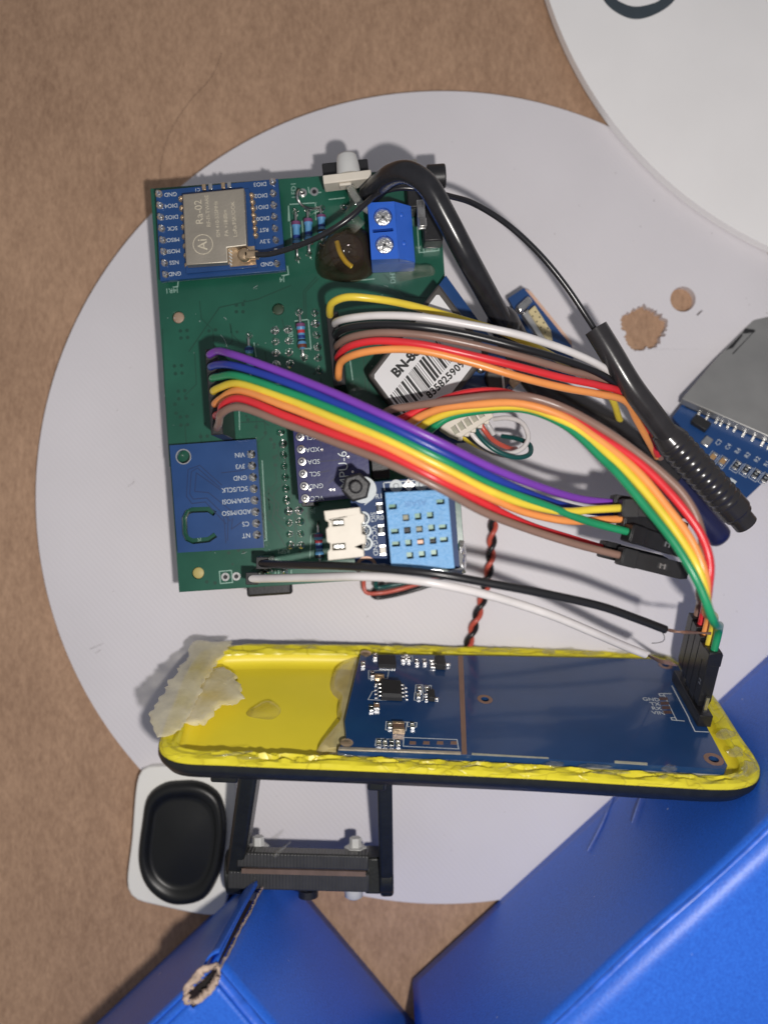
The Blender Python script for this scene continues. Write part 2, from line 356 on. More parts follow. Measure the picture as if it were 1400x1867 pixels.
def glue(name, tint, col, milky, rough=.08, bump=.25, bs=350, vs=160, mvar=.3, aniso=None):
    m = bpy.data.materials.new(name); m.use_nodes = True; nt = m.node_tree; nt.nodes.remove(nt.nodes['Principled BSDF']); out = nt.nodes['Material Output']
    tc = nt.nodes.new('ShaderNodeTexCoord'); src = tc.outputs['Object']
    if aniso: mp = nt.nodes.new('ShaderNodeMapping'); mp.inputs['Scale'].default_value = aniso; nt.links.new(src, mp.inputs[0]); src = mp.outputs[0]
    t = nt.nodes.new('ShaderNodeBsdfTransparent'); t.inputs[0].default_value = (*tint, 1)
    d = nt.nodes.new('ShaderNodeBsdfDiffuse'); d.inputs[0].default_value = (*col, 1)
    g = nt.nodes.new('ShaderNodeBsdfGlossy'); g.inputs['Roughness'].default_value = rough
    n = nt.nodes.new('ShaderNodeTexNoise'); n.inputs['Scale'].default_value = vs; n.inputs['Detail'].default_value = 4; nt.links.new(src, n.inputs['Vector'])
    mr = nt.nodes.new('ShaderNodeMapRange'); mr.inputs['From Min'].default_value = .3; mr.inputs['From Max'].default_value = .7; mr.inputs['To Min'].default_value = max(0, milky - mvar); mr.inputs['To Max'].default_value = min(1, milky + mvar); nt.links.new(n.outputs[0], mr.inputs[0])
    n2 = nt.nodes.new('ShaderNodeTexNoise'); n2.inputs['Scale'].default_value = bs; nt.links.new(src, n2.inputs['Vector'])
    bp = nt.nodes.new('ShaderNodeBump'); bp.inputs['Strength'].default_value = bump; bp.inputs['Distance'].default_value = .0003; nt.links.new(n2.outputs[0], bp.inputs['Height'])
    fz = nt.nodes.new('ShaderNodeFresnel'); fz.inputs[0].default_value = 1.5
    ge = nt.nodes.new('ShaderNodeNewGeometry'); inv = nt.nodes.new('ShaderNodeMath'); inv.operation = 'SUBTRACT'; inv.inputs[0].default_value = 1; nt.links.new(ge.outputs['Backfacing'], inv.inputs[1])
    ff = nt.nodes.new('ShaderNodeMath'); ff.operation = 'MULTIPLY'; nt.links.new(inv.outputs[0], ff.inputs[1])
    mm_ = nt.nodes.new('ShaderNodeMath'); mm_.operation = 'MULTIPLY'; nt.links.new(mr.outputs[0], mm_.inputs[0]); nt.links.new(inv.outputs[0], mm_.inputs[1])
    for x in (d, g, fz): nt.links.new(bp.outputs[0], x.inputs['Normal'])
    nt.links.new(fz.outputs[0], ff.inputs[0])
    a = nt.nodes.new('ShaderNodeMixShader'); nt.links.new(mm_.outputs[0], a.inputs[0]); nt.links.new(t.outputs[0], a.inputs[1]); nt.links.new(d.outputs[0], a.inputs[2])
    b = nt.nodes.new('ShaderNodeMixShader'); nt.links.new(ff.outputs[0], b.inputs[0]); nt.links.new(a.outputs[0], b.inputs[1]); nt.links.new(g.outputs[0], b.inputs[2]); nt.links.new(b.outputs[0], out.inputs[0]); return m
CLEAR = glue('clear_hot_glue', (.94, .94, .92), rgb(215, 212, 200), .12, .07, .35, 500, 300, .12)
GLUEY = glue('milky_hot_glue', (.95, .94, .88), rgb(232, 216, 130), .14, .05, .10, 200, 160, .1)
AMBER = glue('amber_hot_glue', (.74, .66, .56), rgb(86, 72, 60), .36, .04, .10, 220, 140, .3)
TANG = glue('tan_hot_glue', (.93, .9, .8), rgb(214, 200, 146), .68, .1, .2, 300, 150, .2)
TAPE = glue('milky_white_tape', (.95, .94, .88), rgb(240, 231, 200), .62, .13, .22, 300, 120, .3)
def wm(n, c, rough=.30): return mat(n, c, rough, var=.09, vs=160, bump=.03, bs=900, rvar=.05)
W = dict(purple=wm('purple_wire', rgb(126, 66, 178)), blue=wm('blue_wire', rgb(38, 62, 158)), green=wm('green_wire', rgb(34, 146, 98)),
         yellow=wm('yellow_wire', rgb(240, 212, 70)), orange=wm('orange_wire', rgb(250, 158, 88)), red=wm('red_wire', rgb(222, 52, 60)),
         brown=wm('brown_wire', rgb(142, 112, 100)), white=wm('white_wire', rgb(228, 223, 222)), black=wm('black_wire', rgb(32, 32, 35)),
         teal=wm('dark_green_wire', rgb(26, 84, 82)), coral=wm('coral_wire', rgb(206, 92, 76)), grey=wm('grey_wire', rgb(200, 198, 198)))
BAND = {k: mat('band_' + k, rgb(*c), .4) for k, c in dict(red=(190, 60, 70), brown=(110, 60, 50), black=(30, 30, 36), violet=(120, 70, 110), navy=(40, 60, 130), green=(70, 120, 80)).items()}

# ================================================================== setting
tb = MB().box(Fr((0, 0, 0), (1, 0, 0)), -330, 330, -330, 330, -6, 0)
o = part('kraft_tabletop', tb, K); o['kind'] = 'structure'; o['label'] = 'brown kraft cardboard surface under everything'

# lower disc with its holes
ZD = 2.6
dc = P(807, 907, ZD); RD = mm(742, ZD); fd = Fr(V(dc.x, dc.y, 0), (1, 0, 0))
rnd = random.Random(3)
h1 = fd.px(1245, 545, ZD); h2 = fd.px(1171, 598, ZD); h3 = fd.px(1276, 570, ZD)
rag = []
for k in range(70):
    a = 2 * math.pi * k / 70
    r = mm(38, ZD) * (1 + .07 * math.sin(3 * a + 1) + .05 * math.sin(5 * a) + rnd.uniform(-.10, .10)) * (1.12 if -2.6 < (a - math.pi * 1.5) % (2 * math.pi) - math.pi < 0 else 1)
    rag.append((h2[0] + r * math.cos(a), h2[1] + r * math.sin(a)))
mb = plate(MB(), fd, circ(0, 0, RD, 220), [circ(*h1, mm(23, ZD), 40), rag, [(h3[0] + x, h3[1] + y) for x, y in ((-.9, -.5), (-.5, -.6), (.7, .5), (.6, .8), (.1, .5))]], 0.05, ZD)
disc1 = single('plastic_disc', 'large matte white plastic disc with a ragged hole, under the green board', 'disc', mb, WHITE, .25, 'white plastic discs')
sk = MB(); rk = random.Random(41)
for k in range(60):
    a = rk.uniform(0, 6.28); r = RD * math.sqrt(rk.random()) * .97; sk.cbox(fd.sub(r * math.cos(a), r * math.sin(a), ZD, rk.uniform(0, 180)), 0, 0, rk.uniform(.08, .3), rk.uniform(.06, .18), .005, .05)
for k in range(9):
    a = rk.uniform(2.6, 5.2); r = RD * rk.uniform(.6, .95); p = fd.pt(r * math.cos(a), r * math.sin(a), ZD + .05); sk.tube([p, p + V(rk.uniform(-1.5, 1.5), rk.uniform(-1, 1), .1), p + V(rk.uniform(-2.5, 2.5), rk.uniform(-2, 2), 0)], .03, 4, .5)
part('dust_specks', sk, mat('grey_dust', rgb(120, 112, 108), .9), disc1, stuff=True)
# upper disc, lying on the rim of the lower one: tilted, far side on the table
c2 = P(1699, -214, 3); R2 = 98.4
away = Vector((c2.x - dc.x, c2.y - dc.y, 0)).normalized()
tilt = math.atan2(2.75, 2 * R2 - 24)
n2 = (Vector((0, 0, 1)) * math.cos(tilt) + away * math.sin(tilt)).normalized()
f2 = Fr(V(c2.x, c2.y, .1 + R2 * math.sin(tilt)), Vector((0, 0, 1)).cross(away), None, n2)
disc2 = thing('plastic_disc', 'warm white disc with a dark grey curved mark, overlapping the top right corner', 'disc', f2.o, 'white plastic discs')
part('disc_plate', plate(MB(), f2, circ(0, 0, R2, 220), [], 0, 3), WHITE2, disc2, bevel=1.2, seg=4)
ring_o = closed([f2.px(x, y, 3) for x, y in ((1098, -5), (1118, 18), (1155, 34), (1195, 25), (1232, -4), (1245, -60), (1160, -130), (1090, -60))], 60)
ring_i = closed([f2.px(x, y, 3) for x, y in ((1122, -5), (1138, 6), (1157, 11), (1180, 8), (1206, -4), (1216, -55), (1160, -100), (1118, -55))], 60)
part('printed_ring', plate(MB(), f2, ring_o, [ring_i], 3.02, 3.05), INK, disc2)

# ================================================================== green circuit board
ZP = 20.0; TH = 1.6
BA = 3.9                                                       # turn of the board in the picture
fb = flat(560, 690, ZP, BA)
pc = [fb.px(*q) for q in ((274, 343), (797, 304), (849, 1045), (326.5, 1080))]
holes = [circ(*fb.px(325, 578), 1.35, 20), circ(*fb.px(507, 563), 1.35, 20), circ(*fb.px(361, 1045), 1.35, 20)]
gb = thing('circuit_board', 'green circuit board carrying blue modules and solder joints, lying on the white disc', 'circuit board', V(fb.o.x, fb.o.y, ZD))
part('board', plate(MB(), fb, pc, holes, -TH, 0), GREEN, gb, bevel=.08)
part('board_underside_edge', plate(MB(), fb, [(u * .9975, v * .998) for u, v in pc], [], -TH - .25, -TH - .01), EDGE, gb)
# under the board: socket strips and processor module that it stands on
for (x0, y0, x1, y1) in ((512, 590, 545, 1030), (600, 560, 640, 760), (330, 620, 350, 830)):
    a = fb.px(x0, y0); b = fb.px(x1, y1); part('socket_strip', MB().box(fb, min(a[0], b[0]), max(a[0], b[0]), min(a[1], b[1]), max(a[1], b[1]), -TH - 8.5, -TH - .3), BLACKD, gb, bevel=.2)
cb_ = [fb.px(*q) for q in ((440, 700), (720, 690), (735, 1040), (460, 1060))]
pm = part('processor_board', MB().prism(fb, cb_, -TH - 11.5, -TH - 9.9), BLACKP, gb, bevel=.1)
a = fb.px(490, 880); part('shield_can', MB().box(fb, a[0], a[0] + 16, a[1], a[1] + 18, -TH - 15.7, -TH - 11.5), SHIELD, pm, bevel=.3)
a = fb.px(452, 1088, -TH - 2); b = fb.px(532, 1050, -TH - 2); part('edge_connector', MB().box(fb, a[0], b[0], a[1], b[1], -TH - 2.6, -TH - .3), BLACKP, gb, bevel=.6)
for q in ((300, 380), (310, 1060), (790, 330), (820, 1020)):
    u, v = fb.px(*q); part('support_foot', MB().lathe(fb.sub(u * .84, v * .88, 0), [(2.2, -TH - 15.7), (2.2, -TH - .3)], 6), BLACKP, gb)
part('hole_ring', MB().lathe(fb.sub(*fb.px(361, 1045), 0), [(1.25, -1.3), (1.25, -.5), (.9, -.35)], 18), mat('yellowed_plug', rgb(190, 175, 110), .5), gb)
part('hole_fill', MB().lathe(fb.sub(*fb.px(507, 563), 0), [(1.25, -1.5), (1.25, -.9), (.9, -.8)], 18), mat('dark_green_hole_shade', rgb(52, 70, 52), .5), gb)  # no real plug: dark fill added, its colour gives the hole its shade
part('hole_fill', MB().lathe(fb.sub(*fb.px(325, 578), 0), [(1.25, -1.3), (1.25, -.5), (.9, -.35)], 18), mat('beige_plug', rgb(165, 140, 120), .5), gb)

# faint vias and traces
vias = MB()
def via(x, y, r=.42): u, v = fb.px(x, y); vias.lathe(fb.sub(u, v, 0), [(r, .0), (r, .012)], 10)
for (x, y) in ((431, 556), (443, 555), (431, 568), (443, 568), (329, 603), (341, 602), (330, 616), (342, 615), (381, 603), (393, 601), (318, 667), (331, 666), (320, 681), (332, 680), (325, 713), (337, 712), (326, 727), (339, 726), (319, 737), (321, 753), (329, 760), (341, 759), (330, 775), (342, 774), (461, 755), (452, 765), (467, 778), (366, 796), (378, 795), (484, 789), (494, 801), (500, 810), (500, 834), (502, 848), (384, 1003), (417, 1008), (435, 1003), (377, 1061), (392, 1063), (428, 556 + 500)): via(x, y)
rv = random.Random(14)
for k in range(60): via(rv.uniform(330, 790), rv.uniform(530, 1040), rv.uniform(.25, .36))
part('via_pads', vias, GREEN2, gb, stuff=True)
def stroke(mb, fr, pts, r=.12, w=.0, h=.014):
    uv = [fr.px(*p, w) for p in pts]; mb.prism(fr, uv, w, w + h) if False else None
    for i in range(len(uv) - 1):
        a = Vector(uv[i]); b = Vector(uv[i + 1]); d = (b - a).normalized(); n = Vector((-d.y, d.x)) * r; e = d * r
        q = [a + n - e, a - n - e, b - n + e, b + n + e]; mb.prism(fr, [tuple(p) for p in q], w, w + h + i * 1e-4)
tr = MB()
for l in (((580, 508), (557, 532), (559, 590)), ((576, 505), (553, 531), (555, 580)), ((483, 905), (500, 920), (497, 945), (520, 965)), ((478, 935), (495, 952), (520, 995)), ((490, 900), (508, 918), (506, 940), (526, 955)), ((440, 770), (480, 768), (490, 775)), ((663, 650), (667, 712)), ((670, 655), (674, 715)), ((445, 700), (452, 640), (470, 625)), ((310, 850), (300, 700), (296, 600)), ((530, 520), (470, 545), (400, 560), (345, 640)), ((700, 500), (740, 540), (800, 545)), ((585, 690), (590, 760)), ((536, 930), (540, 1000))): stroke(tr, fb, l)
rt = random.Random(8)
for k in range(26):
    x, y = rt.uniform(320, 520), rt.uniform(540, 800) if k < 14 else rt.uniform(790, 925); x = x if k < 14 else rt.uniform(485, 600)
    d = rt.choice((-1, 1)); a = rt.uniform(14, 60); b = rt.uniform(8, 24); stroke(tr, fb, ((x, y), (x + 3, y + a), (x + 3 + d * b, y + a + b), (x + 5 + d * b, y + a + b + rt.uniform(5, 40))), .09)
part('copper_traces', tr, GREEN2, gb, stuff=True)
# white outlines
def outline(parent, fr, pts, mat_=SILK, r=.11, w=.02, name='silkscreen_line'):
    m = MB(); stroke(m, fr, pts, r, w); return part(name, m, mat_, parent)
for l in (((528, 402), (526, 375 + 0), (526, 402)), ((530, 405), (532, 448), (534, 450), (560, 446)), ((575, 369), (576, 400)), ((529, 372), (576, 369)), ((564, 352), (585, 350)), ((562, 341), (564, 352)), ((551, 403), (553, 447)),
          ((600, 363), (628, 360)), ((759, 385), (764, 460), (800, 456), (799, 436)), ((770, 436), (773, 460)), ((562, 582), (567, 635), (548, 636)), ((538, 585), (562, 582)), ((638, 655), (643, 692)), ((436, 748), (437, 783)), ((463, 625), (467, 650)), ((478, 840), (486, 985), (479, 987)), ((567, 974), (565, 1018)), ((580, 972), (567, 974)),
          ((400, 1042), (422, 1040), (424, 1062), (402, 1064), (400, 1042)), ((640, 512), (682, 508)), ((325, 513), (324, 522), (316, 523)), ((524, 485), (526, 500), (514, 502)), ((479, 1041), (479, 1046)), ((502, 1040), (502, 1046)), ((508, 1040), (508, 1046)), ((531, 1040), (531, 1046))):
    outline(gb, fb, l, SILKG)
def label_px(parent, fr, s, x, y, hpx, ang, mat_=SILK, w=.03, k=1.0, **kw):
    u, v = fr.px(x, y, w); h = mm(hpx, fr.pt(u, v, w).z); return words(parent, s, fr.sub(u, v, 0, ang), h, mat_, w, squeeze=k, **kw)
for (s, x, y, h, a) in (('LED1', 536, 346, 9, 90), ('J4', 514, 509, 9, 180), ('J4R1', 313, 529, 9, 180), ('R10k1', 531, 612, 8.5, 90), ('J6', 570, 932, 8.5, 180), ('DHT1', 716, 500, 9, 90), ('RSP1', 517, 1005, 8, 180)):
    label_px(gb, fb, s, x, y, h, a, SILKG)
# solder joints
sj = MB().lathe(Fr((0, 0, 0), (1, 0, 0)), [(1.02, 0), (.98, .06), (.78, .16), (.62, .42), (.46, .85), (.30, 1.15), (.10, 1.3)], 12)
SJ = mesh_of('solder_joint', sj, SOLDER, V(0, 0, 0), 60)
def joint(x, y, parent=gb, fr=fb, w=.01, sc=1.0):
    u, v = fr.px(x, y, w); return inst('solder_joint', SJ, fr.pt(u, v, w), parent, rz=random.uniform(0, 6), scale=(sc * random.uniform(.85, 1.05), sc * random.uniform(.8, 1.05), random.uniform(.7, 1.3)))
for i in range(10):
    if i not in (6, 7, 8): joint(501 + i * 1.05, 602 + i * 20.6)
for i in range(4): joint(525 + i * 1.1, 600 + i * 21)
for (x, y) in ((574, 569), (575, 590), (577, 610), (579, 632), (580, 652), (582, 674), (512, 787), (516, 809), (517, 829), (518, 850), (520, 870), (521, 891), (522, 912), (526, 932), (527, 953), (528, 974), (529, 994), (545, 931), (547, 951), (548, 973), (549, 994),
               (542, 470), (563, 462), (586, 440), (538, 385), (561, 382), (586, 379), (627, 376), (454, 611), (554, 651), (545, 568), (490, 1042), (468, 1044), (518, 1042)): joint(x, y, sc=.85 if y < 500 else .95)
pad = MB().lathe(Fr((0, 0, 0), (1, 0, 0)), [(.95, 0), (.95, .1), (.5, .1), (.48, -.02)], 16); PAD = mesh_of('plated_pad', pad, STEEL, V(0, 0, 0))
drill = mesh_of('pad_hole', MB().lathe(Fr((0, 0, 0), (1, 0, 0)), [(.5, 0), (.5, .09)], 12), BLACKP, V(0, 0, 0))
for (x, y) in ((411, 1052), (431, 1051), (552, 351), (573, 349)):
    u, v = fb.px(x, y); p = inst('plated_pad', PAD, fb.pt(u, v, .01), gb); inst('pad_hole', drill, fb.pt(u, v, .012), p)

# resistors standing in their holes
def resistor(parent, x0, y0, x1, y1, bands, lead=True, z=2.0, rr=.95, body=RESB, frac=(.2, .8)):
    a = P(x0, y0, ZP + z); b = P(x1, y1, ZP + z); d = b - a; L = d.length; ax = d.normalized(); fr = Fr(a, ax.orthogonal(), None, ax)
    s, e = L * frac[0], L * frac[1]; B = e - s
    prof = [(.25, s), (rr * .9, s + .08 * B), (rr * 1.05, s + .12 * B), (rr * 1.05, s + .22 * B), (rr * .82, s + .3 * B), (rr * .82, s + .7 * B), (rr * 1.05, s + .78 * B), (rr * 1.05, s + .88 * B), (rr * .9, s + .92 * B), (.25, e)]
    r = part('resistor', MB().lathe(fr, prof, 16), body, parent, sharp=50)
    for (q, c) in bands:
        w_ = s + q * B; rad = rr * (1.07 if q < .25 or q > .75 else .85); part('band', MB().lathe(fr, [(rad, w_ - .06 * B), (rad, w_ + .06 * B)], 16), BAND[c], r)
    for (p, q) in ((a, s), (b, e)):
        end = fr.pt(0, 0, q); part('lead', MB().tube([V(p.x, p.y, ZP - .3), V(p.x, p.y, ZP + z * .6), p.lerp(end, .35), end], .28, 8, .5), STEEL, r)
resistor(gb, 546, 567, 553, 654, [(.12, 'violet'), (.35, 'red'), (.55, 'navy'), (.7, 'black'), (.88, 'brown')], frac=(.23, .80))
resistor(gb, 539, 384, 542, 470, [(.12, 'violet'), (.6, 'navy'), (.75, 'black'), (.9, 'brown')])
resistor(gb, 561, 380, 564, 462, [(.12, 'violet'), (.6, 'navy'), (.75, 'black'), (.9, 'brown')])
resistor(gb, 585, 376, 588, 440, [(.15, 'violet'), (.6, 'navy'), (.85, 'black')])
resistor(gb, 453, 610, 457, 690, [(.15, 'navy'), (.4, 'green'), (.7, 'red')], frac=(.25, .8))
resistor(gb, 579, 952, 584, 1036, [(.12, 'violet'), (.34, 'red'), (.55, 'navy'), (.75, 'black'), (.9, 'black')], frac=(.22, .8))
part('bent_lead', MB().tube([P(552, 349, ZP + .2), P(545, 347, ZP + 3), P(543, 362, ZP + 4), P(552, 375, ZP + 3), P(571, 380, ZP + 1), P(585, 377, ZP + .5)], .3, 8, .5), STEEL, gb)

ds = MB(); rd_ = random.Random(31)
for k in range(46):
    x, y = rd_.uniform(300, 780), rd_.uniform(520, 1050); u, v = fb.px(x, y); ds.cbox(fb.sub(u, v, 0, rd_.uniform(0, 180)), 0, 0, rd_.uniform(.06, .2), rd_.uniform(.06, .16), .02, .08)
for (x, y, dx, dy) in ((402, 610, 12, 22), (470, 520, -8, 6), (440, 1010, 10, -4), (408, 578, 5, 5), (700, 520, 8, 3), (340, 900, -4, 14)):
    ds.tube([P(x, y, ZP + .1), P(x + dx * .6, y + dy * .4, ZP + .25), P(x + dx, y + dy, ZP + .1)], .035, 4, .6)
part('dust_specks', ds, SILK, gb, stuff=True)
# --- radio module on its blue carrier
ZR = 24.4
fr_ = flat(400, 420, ZR, 4.6); q = [fr_.px(*p) for p in ((284, 347), (507, 325), (521, 492), (292, 512))]
rm = part('radio_module', MB().prism(fr_, q, -1.5, 0), BLUE, gb, bevel=.08, label='blue carrier board with a square metal shield')
part('board_edge', MB().prism(fr_, [(u * .997, v * .997) for u, v in q], -1.62, -1.51), EDGE, rm)
for x0 in (292, 503): a = fr_.px(x0 - 8 if x0 < 400 else x0 - 10, 344 if x0 < 400 else 327); b = fr_.px(x0 + 10, 506 if x0 < 400 else 487); part('header_strip', MB().box(fr_, a[0], b[0] - 1, b[1], a[1], -4.1, -1.65), BLACKD, rm, bevel=.1)
q = [fr_.px(*p) for p in ((333, 366), (455, 345), (470, 488), (341, 500))]
part('inner_board', MB().prism(fr_, q, .02, .8), BLUE, rm, bevel=.05)
q = [fr_.px(*p, 3.2) for p in ((332.5, 353.5), (445, 342), (450, 447), (414, 451), (416, 478), (339, 483))]
part('metal_shield', MB().prism(fr_, q, .82, 3.2), SHIELD, rm, bevel=.22, seg=3)
q = [fr_.px(*p, .9) for p in ((416, 452), (464, 448), (467, 482), (420, 486))]
part('antenna_pad', MB().prism(fr_, q, .81, .95), GOLD, rm)
for j in range(5): part('pad_stripe', MB().box(fr_.sub(*fr_.px(420, 456 + j * 6, 1), 0, 40), -.1, .1, -.5, .5, .96, 1.02), SILK, rm)
for i in range(8):
    for (x, y, x2, y2) in ((330, 361, 341, 482), (458, 355, 466, 440)):
        u, v = fr_.px(x + (x2 - x) * i / 7, y + (y2 - y) * i / 7, .5)
        if x < 400 or i < 7: part('castellation', MB().lathe(fr_.sub(u, v, 0), [(.75, .02), (.6, .5), (.3, .95)], 10), GOLD, rm, sharp=60)
pin = mesh_of('header_pin', MB().lathe(Fr((0, 0, 0), (1, 0, 0)), [(.85, 0), (.7, .2), (.42, .55), (.34, .6), (.34, 1.6), (.15, 1.75)], 8), SOLDER, V(0, 0, 0))
for i in range(8):
    for (x, y, x2, y2) in ((290, 353, 302, 500), (497, 331, 505, 480)):
        u, v = fr_.px(x + (x2 - x) * i / 7, y + (y2 - y) * i / 7); inst('header_pin', pin, fr_.pt(u, v, .01), rm, rz=.3 * i)
for i, s in enumerate(('GND', 'DIO4', 'DIO5', 'SCK', 'MISO', 'MOSI', 'NSS', 'GND')): label_px(rm, fr_, s, 311 + i * 1.1, 353.5 + i * 20.7, 7.3, 180)
for i, s in enumerate(('DIO3', 'DIO2', 'DIO1', 'DIO0', 'RST', '3.3V', 'GND', 'GND')):
    if i != 6: label_px(rm, fr_, s, 474 + i * 1.8, 335 + i * 20.8, 7.3, 180)
label_px(rm, fr_, 'C1', 360, 345, 6, 180)
for (s, x, y, h) in (('Ra-02', 363, 386, 13.5), ('RF-FI-TWARE', 379, 384, 7), ('ISM 410-525MHz', 396, 399, 6.6), ('PA +18dBm', 412, 406, 7), ('LoRa/FSK/OOK', 427, 399, 7)):
    label_px(rm, fr_, s, x, y, h, 90, ETCH, 3.22)
c = fr_.px(370, 445, 3.2); part('printed_ring', plate(MB(), fr_, circ(*c, 2.2), [circ(*c, 2.02)], 3.21, 3.23), ETCH, rm)
words(rm, 'Ai', fr_.sub(*c, 0, 90), 2.0, ETCH, 3.22, bold=.03)
for (x, y, m_) in ((372, 341, GOLD), (384, 340, STEEL), (407, 338, GOLD), (418, 337, STEEL)): u, v = fr_.px(x, y, .4); part('chip_capacitor', MB().cbox(fr_, u, v, .8, 1.3, .01, .7), m_, rm, bevel=.06)

# --- pressure sensor module (left)
ZB = 22.6
fp = flat(395, 905, ZB, 4.6); q = [fp.px(*p) for p in ((309, 812), (467, 800.5), (481, 998.5), (324, 1008))]
slot = capsule([fp.px(*p) for p in ((392, 937), (380, 929), (350, 930), (341, 934), (336, 945), (337, 972), (341, 982), (352, 987), (380, 984), (393, 975))], mm(5.2, ZB))
sm = part('pressure_sensor_module', plate(MB(), fp, q, [circ(*fp.px(334.5, 832.5), 1.45, 24), slot], -1.2, 0), BLUE, gb, label='blue sensor board with a C-shaped slot')
part('board_edge', plate(MB(), fp, [(u * .998 + .0, v * .998) for u, v in q], [circ(*fp.px(334.5, 832.5), 1.6, 24), [(u, v) for u, v in slot]], -1.32, -1.21), EDGE, sm)
u, v = fp.px(334.5, 832.5); part('hole_ring', plate(MB(), fp, circ(u, v, 1.72), [circ(u, v, 1.47)], .01, .05), STEEL, sm)
part('header_strip', MB().box(fp.sub(*fp.px(463, 900), 0), -1.6, 1.3, -10.2, 10.2, -2.6, -1.35), BLACKD, sm)
for i, s in enumerate(('VIN', '3V3', 'GND', 'SCL/SCLK', 'SDA/MOSI', 'ADD/MISO', 'CS', 'NT')):
    label_px(sm, fp, s, (437, 438, 438, 428, 430, 431, 448, 449)[i], 829 + i * 21.0, 8.6, 180, k=.92)
    x, y = 458 + i * 1.5, 828 + i * 21.0; u, v = fp.px(x, y)
    if i == 0: part('square_pad', MB().cbox(fp, u, v, 1.5, 1.5, .01, .06), STEEL, sm)
    inst('header_pin', pin, fp.pt(u, v, .05), sm, scale=(1.15, 1.15, .7))
t = MB()
for l in (((404, 862), (440, 858), (455, 852)), ((400, 888), (360, 853), (349, 860), (346, 900), (352, 910), (377, 908), (420, 950)), ((404, 884), (364, 848), (343, 856), (340, 905), (350, 918), (374, 915), (412, 955)), ((408, 940), (412, 990)), ((416, 940), (415, 985)), ((424, 945), (422, 965), (440, 952)), ((402, 893), (358, 862), (355, 896), (380, 898), (430, 938))): stroke(t, fp, l, .10)
part('copper_traces', t, BLUE2, sm, stuff=True)
words(sm, 'JS', fp.sub(*fp.px(361, 983, -1.2), 0, 180), .9, SILKG, -2.58)

# --- motion sensor module (navy)
ZM = 35.0
fm = flat(605, 850, ZM, 4.4); q = [fm.px(*p) for p in ((531, 748), (665, 740), (677, 905), (545, 918))]
mp_ = part('motion_sensor_module', MB().prism(fm, q, -1.5, 0), NAVY, gb, bevel=.08, label='navy sensor board with a row of ringed pins')
part('board_edge', MB().prism(fm, [(u * .997, v * .997) for u, v in q], -1.62, -1.51), EDGE, mp_)
a = fm.px(551, 800); part('header_strip', MB().box(fm, a[0] - 1.3, a[0] + 1.3, a[1] - 14, a[1] + 9, -ZM + ZP + .1, -1.65), BLACKD, mp_, bevel=.1)
part('socket', MB().box(fm, *[fm.px(672, 800)[0], fm.px(706, 800)[0]], *[fm.px(690, 872)[1], fm.px(690, 780)[1]], -10, -4), BLACKD, mp_, bevel=.3)
ringp = mesh_of('plated_ring', MB().lathe(Fr((0, 0, 0), (1, 0, 0)), [(1.0, 0), (1.0, .05), (.85, .3), (.5, .35), (.36, .9), (.2, 1.1)], 14), STEEL, V(0, 0, 0))
for i, s in enumerate(('XCL', 'XDA', 'SDA', 'SCL', 'GND', 'VCC')):
    x, y = 547 + i * 1.9, 796.5 + i * 22.4; u, v = fm.px(x, y); inst('plated_ring', ringp, fm.pt(u, v, .01), mp_, rz=i)
    label_px(mp_, fm, s, 568 + i * 2.0, 797 + i * 22.2, 8.5, 180)
label_px(mp_, fm, 'MPU-6', 627, 856, 17, 90, k=1.0)
t = MB()
for l in (((578, 842), (620, 838), (622, 800)), ((588, 820), (582, 800), (600, 770)), ((600, 880), (640, 850)), ((575, 863), (600, 858)), ((560, 920), (570, 900))): stroke(t, fm, l, .12)
part('copper_traces', t, mat('navy_trace', rgb(24, 26, 70), .4), mp_, stuff=True)
for (x, y) in ((587, 820), (635, 833), (643, 860), (609, 893), (603, 893), (565, 893)): u, v = fm.px(x, y); part('via_ring', MB().lathe(fm.sub(u, v, 0), [(.28, .01), (.28, .04), (.15, .04)], 10), SOLDER, mp_)

# --- humidity sensor module on standoffs
ZH = 46.6
fh = flat(740, 955, ZH, 4.0); q = [fh.px(*p) for p in ((637, 882), (826, 866), (838, 1035), (648, 1042))]
hm = part('humidity_sensor_module', plate(MB(), fh, q, [], -1.6, 0), NAVYD, gb, bevel=.08, label='dark blue board with a vented light blue sensor case')
part('board_edge', MB().prism(fh, [(u * .997, v * .997) for u, v in q], -1.72, -1.61), EDGE, hm)
fpx = fh.px(662, 893); part('mounting_pad', MB().lathe(fh.sub(*fpx, 0), [(2.6, .01), (2.6, .06)], 28), SILK, hm)
hx = fh.px(649, 888, 3)
part('standoff', MB().lathe(fh.sub(hx[0] + .4, hx[1] - .3, 0, 10), [(2.6, -ZH + ZP + .05), (2.6, -1.75)], 6), BLACKP, hm, bevel=.1)
nt_ = part('hex_nut', MB().lathe(fh.sub(*hx, 0, 12), [(2.9, .08), (2.9, 2.6), (2.5, 2.9)], 6), BLACKP, hm, bevel=.15)
part('screw_stub', MB().lathe(fh.sub(*hx, 0), [(1.3, 2.95), (1.3, 4.3), (.9, 4.6)], 16), BLACKP, nt_, bevel=.1)
part('standoff', MB().lathe(fh.sub(*fh.px(825, 1020), 0, 10), [(2.4, -ZH + ZP + .05), (2.4, -1.75)], 6), BLACKP, hm)
part('hole_ring', plate(MB(), fh, circ(*fh.px(668, 1034), 2.1), [circ(*fh.px(668, 1034), 1.5)], .01, .05), TAN, hm)
BH = 6.0
bo = [fh.px(*p, BH) for p in ((702, 898), (816, 892.5), (828.5, 1036), (714, 1040))]
hl = []
